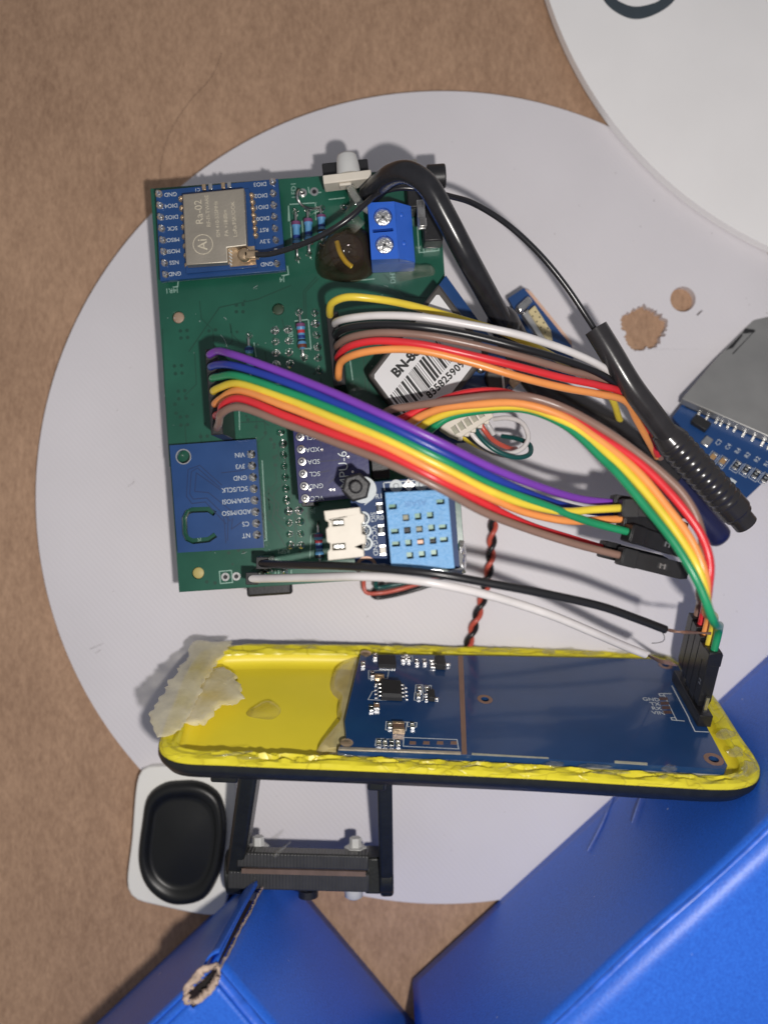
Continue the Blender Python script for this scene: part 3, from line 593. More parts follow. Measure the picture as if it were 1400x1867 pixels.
for r, row in enumerate(((740, 944), (742.5, 967), (745, 990), (747.5, 1013), (749.5, 1034))):
    for k in range(3):
        if r == 4: continue
        u, v = fh.px(row[0] + k * 22.2, row[1] - k * 2.2, BH); hl.append([(u - .62, v - .62), (u + .62, v - .62), (u + .62, v + .62), (u - .62, v + .62)])
for (x, y) in ((716, 924), (720, 969), (722, 992), (803, 915), (807.5, 961), (809.5, 984)):
    u, v = fh.px(x, y, BH); hl.append([(u - .75, v - .48), (u + .75, v - .48), (u + .75, v + .48), (u - .75, v + .48)])
case = part('sensor_case', plate(MB(), fh, bo, hl, BH - 1.2, BH), DHT, hm, bevel=.12)
bi = [(u * .92 + (sum(p[0] for p in bo) / 4) * .08, v * .94 + (sum(p[1] for p in bo) / 4) * .06) for u, v in bo]
part('case_wall', plate(MB(), fh, bo, [bi], .02, BH - 1.22), DHT, hm)
part('inner_board', MB().prism(fh, bi, 2.6, 3.4), mat('green_inner_board', rgb(30, 120, 90), .35, var=.1), hm)
for (x, y, m_) in ((766, 967, EDGE), (767, 990, TAN), (742, 945, EDGE), (790, 990, CHIP), (743, 968, CHIP)):
    u, v = fh.px(x, y, 4.2); part('inner_component', MB().cbox(fh, u, v, 1.6, 1.4, 3.42, 4.2), m_, hm, bevel=.15)
label_px(case, fh, 'ASAIR', 757, 917, 11, 180, DHTD, BH + .03)
for i in range(3): u, v = fh.px(722 + i * 23, 886 - i * 1.5); part('solder_pad', MB().lathe(fh.sub(u, v, 0), [(1.25, .01), (1.25, .05), (.6, .1), (.4, .6)], 4 if i == 1 else 18), SILK if i != 1 else STEEL, hm)
jo = [fh.px(*p, 6) for p in ((590, 932), (656, 925), (657, 936), (664, 938), (664, 952), (659, 954), (660, 974), (667, 976), (667, 990), (662, 992), (664, 1015), (598, 1022), (597, 1006), (602, 1001), (602, 991), (596, 988), (594, 965), (599, 960), (599, 952), (593, 949))]
s1 = [fh.px(*p, 6) for p in ((605, 947), (626, 946), (627, 958), (606, 960))]; s2 = [fh.px(*p, 6) for p in ((605, 992), (629, 990), (630, 1002), (606, 1004))]
jc = part('white_connector', plate(MB(), fh, jo, [s1, s2], .02, 6), JST, hm, bevel=.15)
for sl in (s1, s2):
    cu = sum(p[0] for p in sl) / 4; cv = sum(p[1] for p in sl) / 4; part('contact_pin', MB().box(fh.sub(cu, cv, 0, -2), -1, 1, -.35, .35, 3.6, 4.6), STEEL, jc, bevel=.1)
for (x, y) in ((662, 945), (665, 968), (667, 991)): u, v = fh.px(x, y); inst('solder_joint', SJ, fh.pt(u, v, .01), hm); part('ring_pad', MB().lathe(fh.sub(u, v, 0), [(1.35, .005), (1.35, .03)], 18), SILK, hm)
for (s, x, y, a) in (('SIG', 680, 943, -90), ('VCC', 682, 971, -90), ('GND', 684, 999, -90), ('R1', 691, 905, 0), ('R0', 693, 944, 0)): label_px(hm, fh, s, x, y, 9, a)
for (x, y, tx) in ((692, 926, '103'), (695, 966, '102'), (698, 1003, '')):
    u, v = fh.px(x, y); r = part('chip_resistor', MB().cbox(fh, u, v, 1.15, 1.1, .02, .55), CHIP if tx else JST, hm, bevel=.05)
    for sgn in (1, -1): part('terminal', MB().cbox(fh, u, v + sgn * .82, 1.2, .45, .02, .58), STEEL, r, bevel=.05)
    if tx: words(r, tx, fh.sub(u, v, 0, -90), .5, SILK, .57)
outline(hm, fh, ((665, 920), (675, 912)), r=.1); outline(hm, fh, ((699, 880), (701, 893)), r=.1); outline(hm, fh, ((699, 880), (760, 876)), r=.1)

# --- screw terminal
ZT = 30.5
ft = flat(700, 420, ZT, 2.2)
sp_ = [(P(x, y, ZT)) for x, y in ((670, 369), (719, 366.5), (727, 471), (677, 473))]
tq = [ft.px(*p) for p in ((670, 369), (719, 366.5), (727, 471), (677, 473))]
bq = [(tq[0][0], tq[0][1]), (tq[1][0] + 3.6, tq[1][1]), (tq[2][0] + 3.6, tq[2][1]), (tq[3][0], tq[3][1])]
holes_t = [circ(*ft.px(698, 394), 1.98, 26), circ(*ft.px(701, 445), 1.98, 26), [ft.px(*p) for p in ((679, 418), (716, 415), (717, 421), (680, 424))]]
scr = part('screw_terminal', plate(MB(), ft, tq, holes_t, -3.2, 0), TERM, gb, bevel=.12, label='blue two-way screw terminal block')
part('terminal_body', MB().prism(ft, bq, -ZT + ZP + .05, -3.22), TERM, scr, bevel=.12)
mbs = MB(); a, b = tq[1], tq[2]
vs_ = [ft.pt(a[0] + .03, a[1], 0), ft.pt(b[0] + .03, b[1], 0), ft.pt(b[0] + 3.6, b[1], -3.2), ft.pt(a[0] + 3.6, a[1], -3.2), ft.pt(a[0] + .03, a[1], -3.2), ft.pt(b[0] + .03, b[1], -3.2)]
mbs.add(vs_, [(0, 1, 2, 3), (0, 3, 4), (1, 5, 2), (0, 4, 5, 1), (3, 2, 5, 4)]); part('sloped_side', mbs, TERM, scr, bevel=.08)
for (x, y) in ((731, 391), (736, 443)): p = ft.px(x, y, -1.1); part('dimple', MB().lathe(ft.sub(p[0], p[1], -1.75), [(.7, 0), (.6, .6), (.3, .8)], 14), TERM, scr, sharp=70)
for k, (x, y) in enumerate(((698, 394), (701, 445))):
    u, v = ft.px(x, y); s_ = part('screw', MB().lathe(ft.sub(u, v, -1.0), [(1.9, -1.5), (1.9, .25), (1.7, .45), (1.5, .5)], 28), mat('bright_screw_%d' % k, (.85, .84, .82), .3, .9, var=.1, vs=900, bump=1.0, bs=1600), scr)
    for ang in (40 + 20 * k, 130 + 20 * k): part('screw_slot', MB().box(ft.sub(u, v, -1.0, ang), -1.3, 1.3, -.22, .22, .48, .55), mat('slot_shade', (.5, .5, .5), .4, 1), s_)

# --- hot-glued buzzer, glue sleeve, LED holder, jack
gl = closed([P(x, y, ZP)[:2] for x, y in ((574, 480), (580, 450), (605, 428), (640, 415), (672, 425), (684, 455), (682, 495), (655, 512), (610, 512), (582, 502))], 36)
gw = Fr((0, 0, 0), (1, 0, 0))
part('component_under_glue', MB().lathe(flat(635, 468, ZP, 0), [(3.7, .05), (3.7, 5.0), (3.3, 5.4), (1.2, 5.4), (1.1, 4.8)], 28), BLACKP, gb)
part('yellow_lead', MB().tube([P(614, 440, ZP + 5.9), P(620, 460, ZP + 6.2), P(632, 478, ZP + 5.9), P(642, 486, ZP + 5.6)], .55, 10, .5), W['yellow'], gb)
part('glue_dome', MB().blob(gw, gl, 8.6, 7, .2, 4, ZP + .02), AMBER, gb, sharp=80)
gl = closed([P(x, y, ZP)[:2] for x, y in ((722, 490), (740, 483), (770, 483), (790, 484), (792, 500), (770, 505), (745, 510), (725, 512))], 24)
part('glue_lump', MB().blob(gw, gl, 3.0, 5, .1, 5, ZP + .02), CLEAR, gb, sharp=80)
part('glue_string', MB().tube([P(655, 415, ZP + 7), P(640, 395, ZP + 8), P(648, 372, ZP + 9), P(640, 340, ZP + 11)], 1.5, 12, .6, rf=lambda q: 1.2 - .5 * q), CLEAR, gb)
# LED in its holder, lying on its side and pointing off the board's top edge
ZL = 29.0
fle = Fr(P(634, 323, ZL), (math.cos(R_(7)), math.sin(R_(7)), 0))
led = part('led_flange', MB().box(fle, -5.3, 5.1, -.95, .95, -4.5, .6), JST, gb, bevel=.25, label='white square LED holder flange')
part('led_dome', MB().lathe(Fr(fle.pt(.3, .98, -1.5), fle.x, None, fle.y), [(2.6, 0), (2.45, 2), (2.2, 4.0), (1.9, 4.5), (.8, 4.7), (.3, 5.2)], 24), NYLON, led, sharp=70)
part('led_stub', MB().box(fle, -2, .6, -1.6, -.96, -2, .1), JST, led, bevel=.2)
part('led_sleeve', MB().tube([fle.pt(.2, -1.6, -1), fle.pt(1.0, -4, -.2), fle.pt(2.4, -6.4, 0), fle.pt(4.5, -8, -.5), fle.pt(7.5, -8.4, -2)], .85, 12, .5), mat('translucent_sleeve', rgb(190, 192, 190), .2, trans=.6, var=.05), led)
part('push_button', MB().box(flat(630, 322, 24, 6), -4.9, 5.2, -1.0, 3.4, -3.9, .5), BLACKP, gb, bevel=.3)
part('round_jack', MB().cyl(P(778, 322, 24), P(812, 320, 24), 2.6, None, 20), BLACKP, gb, bevel=.3)
part('jack_body', MB().box(flat(778, 330, 26.5, 4), -4.5, 2.2, -5.5, 2.2, -6.4, 0), BLACKP, gb, bevel=.4)
part('white_tab', MB().box(flat(753, 303, 25, 5), -.9, .9, -2, 1.6, -3, 0), JST, gb, bevel=.2)
sw = part('slide_switch', MB().box(flat(786, 400, 26, 3), -1.8, 2.4, -4.6, 4.4, -5.9, 0), BLACKP, gb, bevel=.3)
part('spring_clip', MB().box(flat(768, 390, 27.5, 3), -.9, .9, -3.0, 3.4, -1.2, -.6).box(flat(769, 395, 27.5, 3), -.75, .95, -2.2, -.3, -.6, .5), STEEL, sw, bevel=.15)
part('solder_tab', MB().box(flat(786, 442, 21.4, 3), -1.5, 1.4, -1.2, 1.3, -1.3, 0), SOLDER, gb, bevel=.3)
q = closed([P(x, y, ZP + 1)[:2] for x, y in ((826, 1030), (838, 985), (846, 985), (848, 1045), (838, 1050), (815, 1042))], 18)
part('foil_scrap', MB().blob(gw, q, 1.5, 3, .35, 9, ZP + .05), mat('crinkled_foil', (.8, .8, .8), .25, .8, var=.2, vs=900, bump=1, bs=500), gb, sharp=10)
# pin headers for the ribbons are inside the housings
# ================================================================== jumper wires
def housing(name, parent, p0, d, L=14, w=2.54, up=(0, 0, 1), mat_=BLACKD, window=True):
    """a single connector shell: p0 = wire end, d = direction away from the wire"""
    d = Vector(d).normalized(); upv = Vector(up); upv = (upv - d * upv.dot(d)).normalized()
    f = Fr(p0, d, None, upv)
    o = part(name, MB().box(f, 0, L - 1.6, -w / 2, w / 2, -w / 2, w / 2).add([f.pt(u, a * s, b * s) for (u, s) in ((L - 1.6, 1), (L, .78)) for (a, b) in ((-w / 2, -w / 2), (w / 2, -w / 2), (w / 2, w / 2), (-w / 2, w / 2))], [(0, 3, 2, 1), (4, 5, 6, 7), (0, 1, 5, 4), (1, 2, 6, 5), (2, 3, 7, 6), (3, 0, 4, 7)]), mat_, parent, bevel=.12)
    if window:
        part('latch_window', MB().box(f, L - 6.6, L - 4.6, -.55, .55, w / 2 + .005, w / 2 + .03), CHIP, o)
        part('contact', MB().box(f, L - 6.2, L - 5.9, -.5, .5, w / 2 + .03, w / 2 + .07).box(f, L - 5.3, L - 5.0, -.5, .5, w / 2 + .03, w / 2 + .07).box(f, L - 6, L - 5.1, .15, .3, w / 2 + .03, w / 2 + .06), STEEL, o)
        part('collar', MB().box(f, 0.3, 3.2, -w / 2 - .12, w / 2 + .12, -w / 2 - .12, w / 2 + .12), mat_, o, bevel=.1)
    return o
def wire(parent, color, pts, r=.765, name='wire', label=None):
    rw = random.Random(int(pts[0][0] * 7 + pts[0][1])); n_ = len(pts)
    pts = [p if i in (0, n_ - 1) else (p[0], p[1] + rw.uniform(-1.1, 1.1), p[2] + rw.uniform(-.3, .3)) for i, p in enumerate(pts)]
    return part(name, MB().tube([P(*p) for p in pts], r, 14, .7), W[color], parent, sharp=70, label=label or color.replace('coral', 'coral red').replace('teal', 'dark green') + ' wire')

# rainbow ribbon: seven wires from the left header to loose single housings
rb = thing('rainbow_ribbon_cable', 'seven-wire rainbow ribbon from purple to brown, arching across the board to loose black plugs', 'ribbon cable', P(392, 715, ZP + .1))
fq = flat(388, 712, 36, 4)
top = [(384, 647), (386, 669.5), (388.5, 692), (390.5, 714.5), (393, 737), (395, 759), (397, 781)]
hs = MB(); 
f0 = Fr(P(390.5, 714, 36), (math.cos(R_(4)), math.sin(R_(4)), 0))
part('connector_housing', MB().box(f0, -1.27, 1.27, -8.9, 8.9, -15.6, 0), BLACKD, rb, bevel=.15)
for (x, y) in top: part('socket_mouth', MB().box(flat(x, y, 36, 4), -.95, .95, -.95, .95, .02, .05), CHIP, rb)
RZ = [(.0, 34), (.03, 38), (.1, 43), (.25, 49), (.5, 56), (.65, 57), (.8, 52), (.93, 46), (1, 42)]
ends = dict(purple=(1118, 917, 43), blue=(1118, 938, 38), green=(1146, 970, 47), yellow=(1134, 926, 47), orange=(1135, 946, 44), red=(1100, 1000, 40), brown=(1132, 1013, 45))
mid = {  # photo track of each wire
 'purple': [(395, 640, 40), (425, 646, 45), (520, 680, 51), (610, 718, 55), (700, 757, 57.5), (800, 806, 58), (900, 855, 54), (1000, 893, 48), (1060, 909, 45)],
 'blue':   [(396, 665, 40), (425, 666, 45), (520, 696, 51), (610, 733, 55), (700, 772, 57.5), (800, 822, 58), (900, 872, 54), (980, 905, 48), (1050, 928, 42)],
 'green':  [(399, 687, 40), (428, 684, 45), (520, 712, 51), (610, 748, 55), (700, 786, 57.5), (800, 836, 58), (900, 886, 54), (1000, 924, 50), (1070, 950, 48)],
 'yellow': [(401, 706, 40), (432, 699, 45), (520, 727, 51), (610, 762, 55), (700, 799, 57.5), (800, 849, 58), (890, 894, 55), (960, 920, 51), (1030, 933, 49), (1080, 930, 48)],
 'orange': [(403, 727, 40), (434, 713, 45), (520, 741, 51), (610, 776, 55), (700, 812, 57.5), (800, 862, 58), (880, 902, 55), (960, 935, 49), (1040, 950, 46), (1090, 949, 45)],
 'red':    [(402, 752, 40), (406, 740, 43), (432, 727, 46), (520, 757, 51), (610, 791, 55), (700, 826, 57.5), (800, 875, 58), (880, 917, 54), (960, 955, 47), (1040, 982, 42)],
 'brown':  [(399, 772, 40), (404, 755, 44), (432, 741, 47), (520, 772, 51), (610, 806, 55), (700, 841, 57.5), (800, 890, 58), (880, 932, 55), (960, 965, 50), (1050, 993, 47)]}
for (c, tp) in zip(('purple', 'blue', 'green', 'yellow', 'orange', 'red', 'brown'), top):
    wire(rb, c, [(tp[0], tp[1], 34.5), (tp[0] - 1, tp[1] - 2, 37.5)] + mid[c] + [ends[c]])
for c, d in (('purple', (70, 12, 0)), ('blue', (70, 6, -3)), ('yellow', (80, 3, 0)), ('orange', (80, 14, -2)), ('red', (100, 26, -2)), ('green', (80, 27, -3)), ('brown', (105, 27, -1))):
    x, y, z = ends[c]; a = P(x - 4, y, z); b = P(x + d[0], y + d[1], z + d[2]); housing('connector_housing', rb, a, b - a, w=3.3)

# second ribbon: yellow apart, then white to orange
r2 = thing('six_wire_ribbon_cable', 'six-wire ribbon of yellow, white, black, brown, red and orange, passing under the black tube', 'ribbon cable', P(615, 635, ZP + .1))
part('connector_housing', MB().box(Fr(P(612, 634, 34), (math.cos(R_(6)), math.sin(R_(6)), 0)), -1.27, 1.27, -7.9, 7.6, -13.6, 0), BLACKD, r2, bevel=.15)
T2 = {
 'yellow': [(602, 576, 33), (601, 568, 36), (606, 551, 40), (632, 541, 43), (680, 543, 43), (740, 555, 40), (804, 571, 37), (853, 585, 35), (920, 606, 34), (1000, 645, 32), (1075, 690, 28), (1112, 722, 22), (1128, 762, 14), (1138, 790, 8)],
 'white':  [(611, 592, 33), (612, 588, 36), (630, 580, 40), (680, 575, 43), (760, 577, 45), (850, 591, 45), (950, 612, 44), (1050, 645, 40), (1110, 677, 35), (1150, 715, 30), (1170, 765, 22), (1183, 802, 15)],
 'black':  [(613, 614, 33), (614, 610, 36), (632, 599, 40), (680, 592, 43), (760, 594, 45), (850, 609, 45), (950, 633, 44), (1040, 661, 41), (1110, 692, 36), (1155, 735, 30), (1185, 790, 20)],
 'brown':  [(615, 634, 33), (616, 630, 36), (634, 616, 40), (680, 607, 43), (760, 610, 45), (850, 626, 45), (950, 650, 44), (1030, 673, 41), (1100, 695, 36), (1145, 735, 31), (1180, 790, 24), (1205, 835, 18)],
 'red':    [(616, 655, 33), (617, 650, 36), (634, 633, 40), (680, 622, 43), (760, 626, 45), (850, 644, 45), (950, 670, 44), (1030, 690, 41), (1090, 702, 38), (1140, 720, 33), (1170, 770, 27), (1200, 830, 20)],
 'orange': [(618, 690, 33), (617, 683, 36), (621, 662, 39), (645, 646, 42), (690, 637, 44), (760, 638, 45), (850, 659, 45), (950, 688, 44), (1030, 708, 41), (1090, 718, 38), (1140, 732, 34), (1160, 765, 29), (1180, 800, 24), (1198, 833, 18)]}
for c, p in T2.items(): wire(r2, c, p)

# third ribbon: brown, red, orange, yellow, green, down to the tray
r3 = thing('five_wire_ribbon_cable', 'five-wire ribbon from brown to green, plugged into the board in the yellow tray', 'ribbon cable', P(1275, 1260, 50))
T3 = {
 'brown':  [(690, 762, 40.0), (712, 747, 41.0), (745, 741, 42.0), (817, 731, 45.0), (894, 722, 47.0), (959, 723, 50.0), (1023, 742, 50.5), (1100, 783, 52.2), (1160, 825, 53.9), (1206, 862, 55.0), (1248, 905, 56.0), (1274, 955, 56.6), (1283, 1015, 56.6), (1276, 1075, 54.8), (1268, 1125, 52.1), (1264, 1160, 50.0)],
 'red':    [(720, 768, 40.0), (745, 757, 41.0), (779, 740, 42.0), (843, 718, 43.0), (894, 713, 44.0), (930, 718, 46.0), (975, 738, 49.0), (1023, 752, 50.0), (1100, 800, 52.2), (1150, 832, 53.9), (1186, 862, 55.0), (1242, 923, 56.6), (1279, 977, 57.4), (1294, 1025, 57.7), (1291, 1075, 56.4), (1277, 1130, 53.1), (1272, 1172, 50.7)],
 'orange': [(740, 780, 40.0), (758, 764, 42.0), (804, 745, 44.0), (869, 737, 46.0), (946, 735, 49.0), (1023, 758, 50.5), (1087, 799, 52.2), (1164, 862, 55.0), (1215, 923, 56.6), (1262, 989, 58.2), (1286, 1054, 58.7), (1287, 1110, 56.2), (1281, 1150, 53.6), (1279, 1186, 51.4)],
 'yellow': [(755, 790, 39.0), (775, 772, 41.0), (820, 752, 43.0), (890, 742, 45.0), (960, 743, 48.0), (1030, 769, 50.5), (1087, 809, 52.2), (1145, 862, 54.7), (1196, 921, 56.6), (1245, 989, 58.2), (1276, 1045, 59.4), (1290, 1103, 57.8), (1292, 1150, 55.8), (1293, 1196, 53.3)],
 'green':  [(775, 795, 38.0), (790, 779, 40.0), (820, 760, 41.0), (890, 747, 43.0), (961, 747, 47.0), (1036, 779, 50.5), (1100, 838, 52.8), (1125, 862, 54.4), (1176, 923, 56.6), (1230, 991, 58.8), (1274, 1066, 60.0), (1298, 1127, 58.7), (1307, 1170, 57.1), (1309, 1208, 55.2)]}

# ================================================================== yellow tray
def eul(a, b, c):
    return Matrix.Rotation(R_(c), 3, 'Z') @ Matrix.Rotation(R_(b), 3, 'Y') @ Matrix.Rotation(R_(a), 3, 'X')
RT = eul(-67.8, 3.1, -3.2)
TS = 1.16
FT = Fr(V(14.6, -41.2, 28.6), RT @ V(1, 0, 0), RT @ V(0, 1, 0), RT @ V(0, 0, 1), TS)
out_px = [(395, 1175), (432, 1172), (520, 1171), (600, 1172), (750, 1174), (900, 1177), (1060, 1182), (1170, 1186), (1215, 1192), (1250, 1213), (1280, 1240), (1306, 1270), (1351, 1339), (1378, 1378), (1386, 1399), (1379, 1418), (1351, 1429), (1306, 1431), (1230, 1427), (1160, 1423), (1000, 1413), (860, 1406), (660, 1397), (420, 1387), (325, 1381), (300, 1370), (291, 1356), (297, 1330), (330, 1245), (350, 1205), (368, 1184)]
N = 560
TO = closed([FT.px(*p) for p in out_px], N)
def inset(poly, d):
    n = len(poly); o = []
    for i in range(n):
        a = Vector(poly[i - 3]); b = Vector(poly[(i + 3) % n]); t_ = (b - a).normalized(); nn = Vector((-t_.y, t_.x))
        o.append((poly[i][0] + nn.x * d, poly[i][1] + nn.y * d))
    return o
area = sum(TO[i][0] * TO[(i + 1) % N][1] - TO[(i + 1) % N][0] * TO[i][1] for i in range(N)); sg = 1 if area > 0 else -1
RIMW = 3.35
TI = inset(TO, sg * RIMW)
cu_ = sum(p[0] for p in TO) / N; cv_ = sum(p[1] for p in TO) / N
tray = thing('yellow_tray', 'yellow lined tray with a carved rim and black shell, standing tilted with glued corner', 'tray', V(FT.pt(0, 18, -4).x, FT.pt(0, 18, -4).y, ZD))
# carved rim: sweep with noise
rnd = random.Random(11); rim = MB(); vs_, fs_ = [], []
prof = [(-.12, -1.0), (-.05, -.6), (.42, -.12), (1.15, .12), (1.9, -.05), (2.4, .08), (2.8, -.15), (3.2, -.55), (RIMW, -1.0), (RIMW + .02, -3.0)]
rings = []
loops = [inset(TO, sg * p[0]) for p in prof]
cutA = [0.0] * N; cutB = [0.0] * N; skw = [0] * N
for cuts, dmax in ((cutA, 1.15), (cutB, .8)):
    i = 0
    while i < N:
        L_ = rnd.randint(9, 24); dpt = rnd.uniform(.1, dmax); lop = rnd.uniform(.25, .75)
        for k in range(L_):
            if i + k < N: q = k / L_; cuts[i + k] = dpt * (q / lop if q < lop else (1 - q) / (1 - lop))
        i += L_
for j, (d, w) in enumerate(prof):
    for i in range(N):
        u, v = loops[j][i]; nz = 0
        if 1 < j < 8:
            nz = -(cutA[(i + j * 5) % N] * (0, 0, .3, .7, 1, .6, .2, .1)[j] + cutB[(i - j * 4) % N] * (0, 0, .1, .2, .5, 1, .8, .4)[j]) + rnd.uniform(-.05, .05)
        vs_.append(FT.pt(u, v, w + nz))
for j in range(len(prof) - 1):
    for i in range(N): fs_.append((j * N + i, j * N + (i + 1) % N, (j + 1) * N + (i + 1) % N, (j + 1) * N + i))
rim.add(vs_, fs_); part('carved_rim', rim, GASKET, tray, sharp=14)
part('tray_floor', MB().prism(FT, inset(TO, sg * (RIMW - .3)), -3.6, -2.9), YFLOOR, tray)
# coved inner wall
cove = MB(); vs_, fs_ = [], []
cp = [(RIMW - .02, -.9), (RIMW + .1, -1.6), (RIMW + .5, -2.3), (RIMW + 1.2, -2.75), (RIMW + 2.2, -2.88)]
for d, w in cp:
    for (u, v) in inset(TO, sg * d): vs_.append(FT.pt(u, v, w))
for j in range(len(cp) - 1):
    for i in range(N): fs_.append((j * N + i, j * N + (i + 1) % N, (j + 1) * N + (i + 1) % N, (j + 1) * N + i))
part('inner_wall', cove.add(vs_, fs_), YFLOOR, tray, sharp=80)
# black shell
sh = MB(); vs_, fs_ = [], []
sp2 = [(.15, -.95), (-.22, -1.0), (-.28, -2.0), (-.05, -2.7), (1.2, -4.6), (4.5, -5.6), (9, -6.0)]
for d, w in sp2:
    for (u, v) in inset(TO, sg * d): vs_.append(FT.pt(u, v, w))
for j in range(len(sp2) - 1):
    for i in range(N): fs_.append((j * N + i, j * N + (i + 1) % N, (j + 1) * N + (i + 1) % N, (j + 1) * N + i))
fs_.append(tuple(range((len(sp2) - 1) * N, len(sp2) * N)))
part('black_shell', sh.add(vs_, fs_), SHELL, tray, sharp=50)
# glue and tape on the tray
def traypoly(pts, n, w=0): return closed([FT.px(*p, w) for p in pts], n)
tp1 = traypoly([(356, 1170), (388, 1172), (421, 1171), (414, 1186), (400, 1205), (386, 1228), (378, 1236), (366, 1262), (345, 1310), (330, 1330), (312, 1341), (296, 1347), (285, 1338), (273, 1312), (276, 1298), (290, 1280), (302, 1255), (322, 1225), (336, 1208), (346, 1190)], 110)
rnd = random.Random(5); tp1 = [(u + .12 * math.sin(k * .7), v + .12 * math.cos(k * .45)) for k, (u, v) in enumerate(tp1)]
part('tape_strip', MB().blob(FT, tp1, .5, 9, .02, 6, .18, (FT.px(392, 1182), FT.px(298, 1325)), .35), TAPE, tray, sharp=30)
tp2 = traypoly([(352, 1290), (368, 1258), (382, 1236), (400, 1227), (420, 1231), (431, 1240), (430, 1250), (441, 1262), (438, 1288), (424, 1293), (405, 1297), (385, 1318), (374, 1330), (345, 1332), (336, 1326)], 90, -1.5)
tp2 = [(u + .2 * math.sin(k * .8), v + .15 * math.cos(k * .5)) for k, (u, v) in enumerate(tp2)]
part('tape_flap', MB().blob(FT, tp2, .7, 9, .03, 8, -.4, (FT.px(412, 1250), FT.px(362, 1312)), .4), TAPE, tray, sharp=30)
g1 = traypoly([(448, 1300), (462, 1290), (478, 1280), (492, 1277), (508, 1286), (512, 1298), (496, 1312), (470, 1310), (452, 1306)], 30, -2.9)
part('glue_drop', MB().blob(FT, g1, .9, 6, 0, 8, -2.9), GLUEY, tray, sharp=80)
g2 = traypoly([(655, 1190), (640, 1200), (615, 1215), (602, 1240), (605, 1262), (618, 1275), (614, 1305), (622, 1320), (600, 1340), (583, 1358), (577, 1374), (615, 1378), (640, 1370), (650, 1300), (660, 1230)], 40, -2.6)
part('glue_puddle', MB().blob(FT, g2, 2.2, 7, .04, 12, -2.88, (FT.px(640, 1215), FT.px(612, 1360))), TANG, tray, sharp=80)
for (x, y, dx, dy, s_) in ((1010, 1393, 20, 5, 1), (1082, 1398, 30, 5, 2), (1222, 1400, 15, 7, 3), (1000, 1187, 12, 5, 5), (1080, 1191, 22, 3, 6), (1195, 1195, 22, 6, 10), (1225, 1203, 13, 6, 11), (1322, 1338, 20, 9, 12), (1340, 1372, 16, 10, 13), (1366, 1400, 14, 14, 15), (1140, 1189, 20, 3, 9)):
    r_ = random.Random(s_); pl = traypoly([(x + dx * math.cos(t_) * r_.uniform(.75, 1.2), y + dy * math.sin(t_) * r_.uniform(.7, 1.25)) for t_ in [k * math.pi / 6 for k in range(12)]], 26, .2)
    part('glue_bead', MB().blob(FT, pl, .42, 5, .04, s_, .05), CLEAR, tray, sharp=80)

rs = random.Random(77)
for k in range(26):
    i0 = rs.choice((rs.randint(95, 330), rs.randint(200, 330), rs.randint(330, 470), rs.randint(20, 150))); L_ = rs.randint(4, 16); pts_ = []
    dd0 = rs.uniform(.3, 2.8); dd1 = rs.uniform(.3, 2.8)
    for q in range(5):
        i_ = (i0 + L_ * q // 4) % N; a = Vector(TO[i_ - 3]); b = Vector(TO[(i_ + 3) % N]); t_ = (b - a).normalized(); nn = Vector((-t_.y, t_.x)) * sg; d_ = dd0 + (dd1 - dd0) * q / 4
        pts_.append(FT.pt(TO[i_][0] + nn.x * d_, TO[i_][1] + nn.y * d_, .12 + rs.uniform(0, .25)))
    part('glue_string', MB().tube(pts_, rs.uniform(.1, .28), 7, .5, rf=lambda q: .4 + math.sin(math.pi * q)), CLEAR, tray, sharp=80)
# ---------------- blue board lying in the tray
WB = 0.35
bo_px = [(657, 1193), (900, 1196), (1060, 1199), (1200, 1202), (1236, 1212), (1262, 1262), (1291, 1330), (1326, 1396), (1322, 1403), (1100, 1391), (850, 1377), (616, 1366), (631, 1346), (628, 1316)]
bq = [FT.px(*p, WB) for p in bo_px]
rd = thing('reader_board', 'long dark blue circuit board glued into the yellow tray', 'circuit board', V(FT.pt(5, 0, -1).x, FT.pt(5, 0, -1).y, 10))
bh = [circ(*FT.px(x, y, WB), r_, 20) for (x, y, r_) in ((884, 1275.5, .75), (1213, 1213, .75), (1301, 1385, .9))]
part('board', plate(MB(), FT, bq, bh, WB - 1.5, WB), NAVY2, rd, bevel=.06)
part('board_edge', plate(MB(), FT, [(u * .9985, v - .06) for u, v in bq], [], WB - 1.62, WB - 1.2), EDGE, rd)
for (x, y, r_) in ((884, 1275.5, .75), (1213, 1213, .75), (1301, 1385, .9)):
    u, v = FT.px(x, y, WB); part('hole_ring', plate(MB(), FT, circ(u, v, r_ * 1.9), [circ(u, v, r_)], WB + .01, WB + .05), TAN, rd)
def strip(px, w=WB, h=.05, mat_=TAN, name='copper_strip'):
    return part(name, MB().prism(FT, [FT.px(*p, w) for p in px], w + .01, w + h), mat_, rd)
strip([(835, 1196), (844, 1196), (851, 1376), (842, 1376)])
part('edge_strip', MB().prism(FT, [FT.px(*p, WB) for p in ((617, 1364), (840, 1373), (840, 1377), (617, 1369))], WB + .02, WB + .25), mat('tinned_edge', (.62, .55, .45), .4, .6, var=.15, vs=500), rd, bevel=.05)
strip([(860, 1374), (1000, 1382), (1000, 1384), (860, 1377)], h=.08, mat_=EDGE, name='edge_strip')
strip([(1120, 1388), (1180, 1392), (1180, 1396), (1120, 1392)], h=.1, mat_=EDGE, name='edge_strip')
for (x, y) in ((667, 1192), (632, 1355)): u, v = FT.px(x, y, WB); part('corner_pad', MB().lathe(FT.sub(u, v, WB), [(1.1, .01), (1.1, .1), (.5, .4)], 18), GOLD, rd)
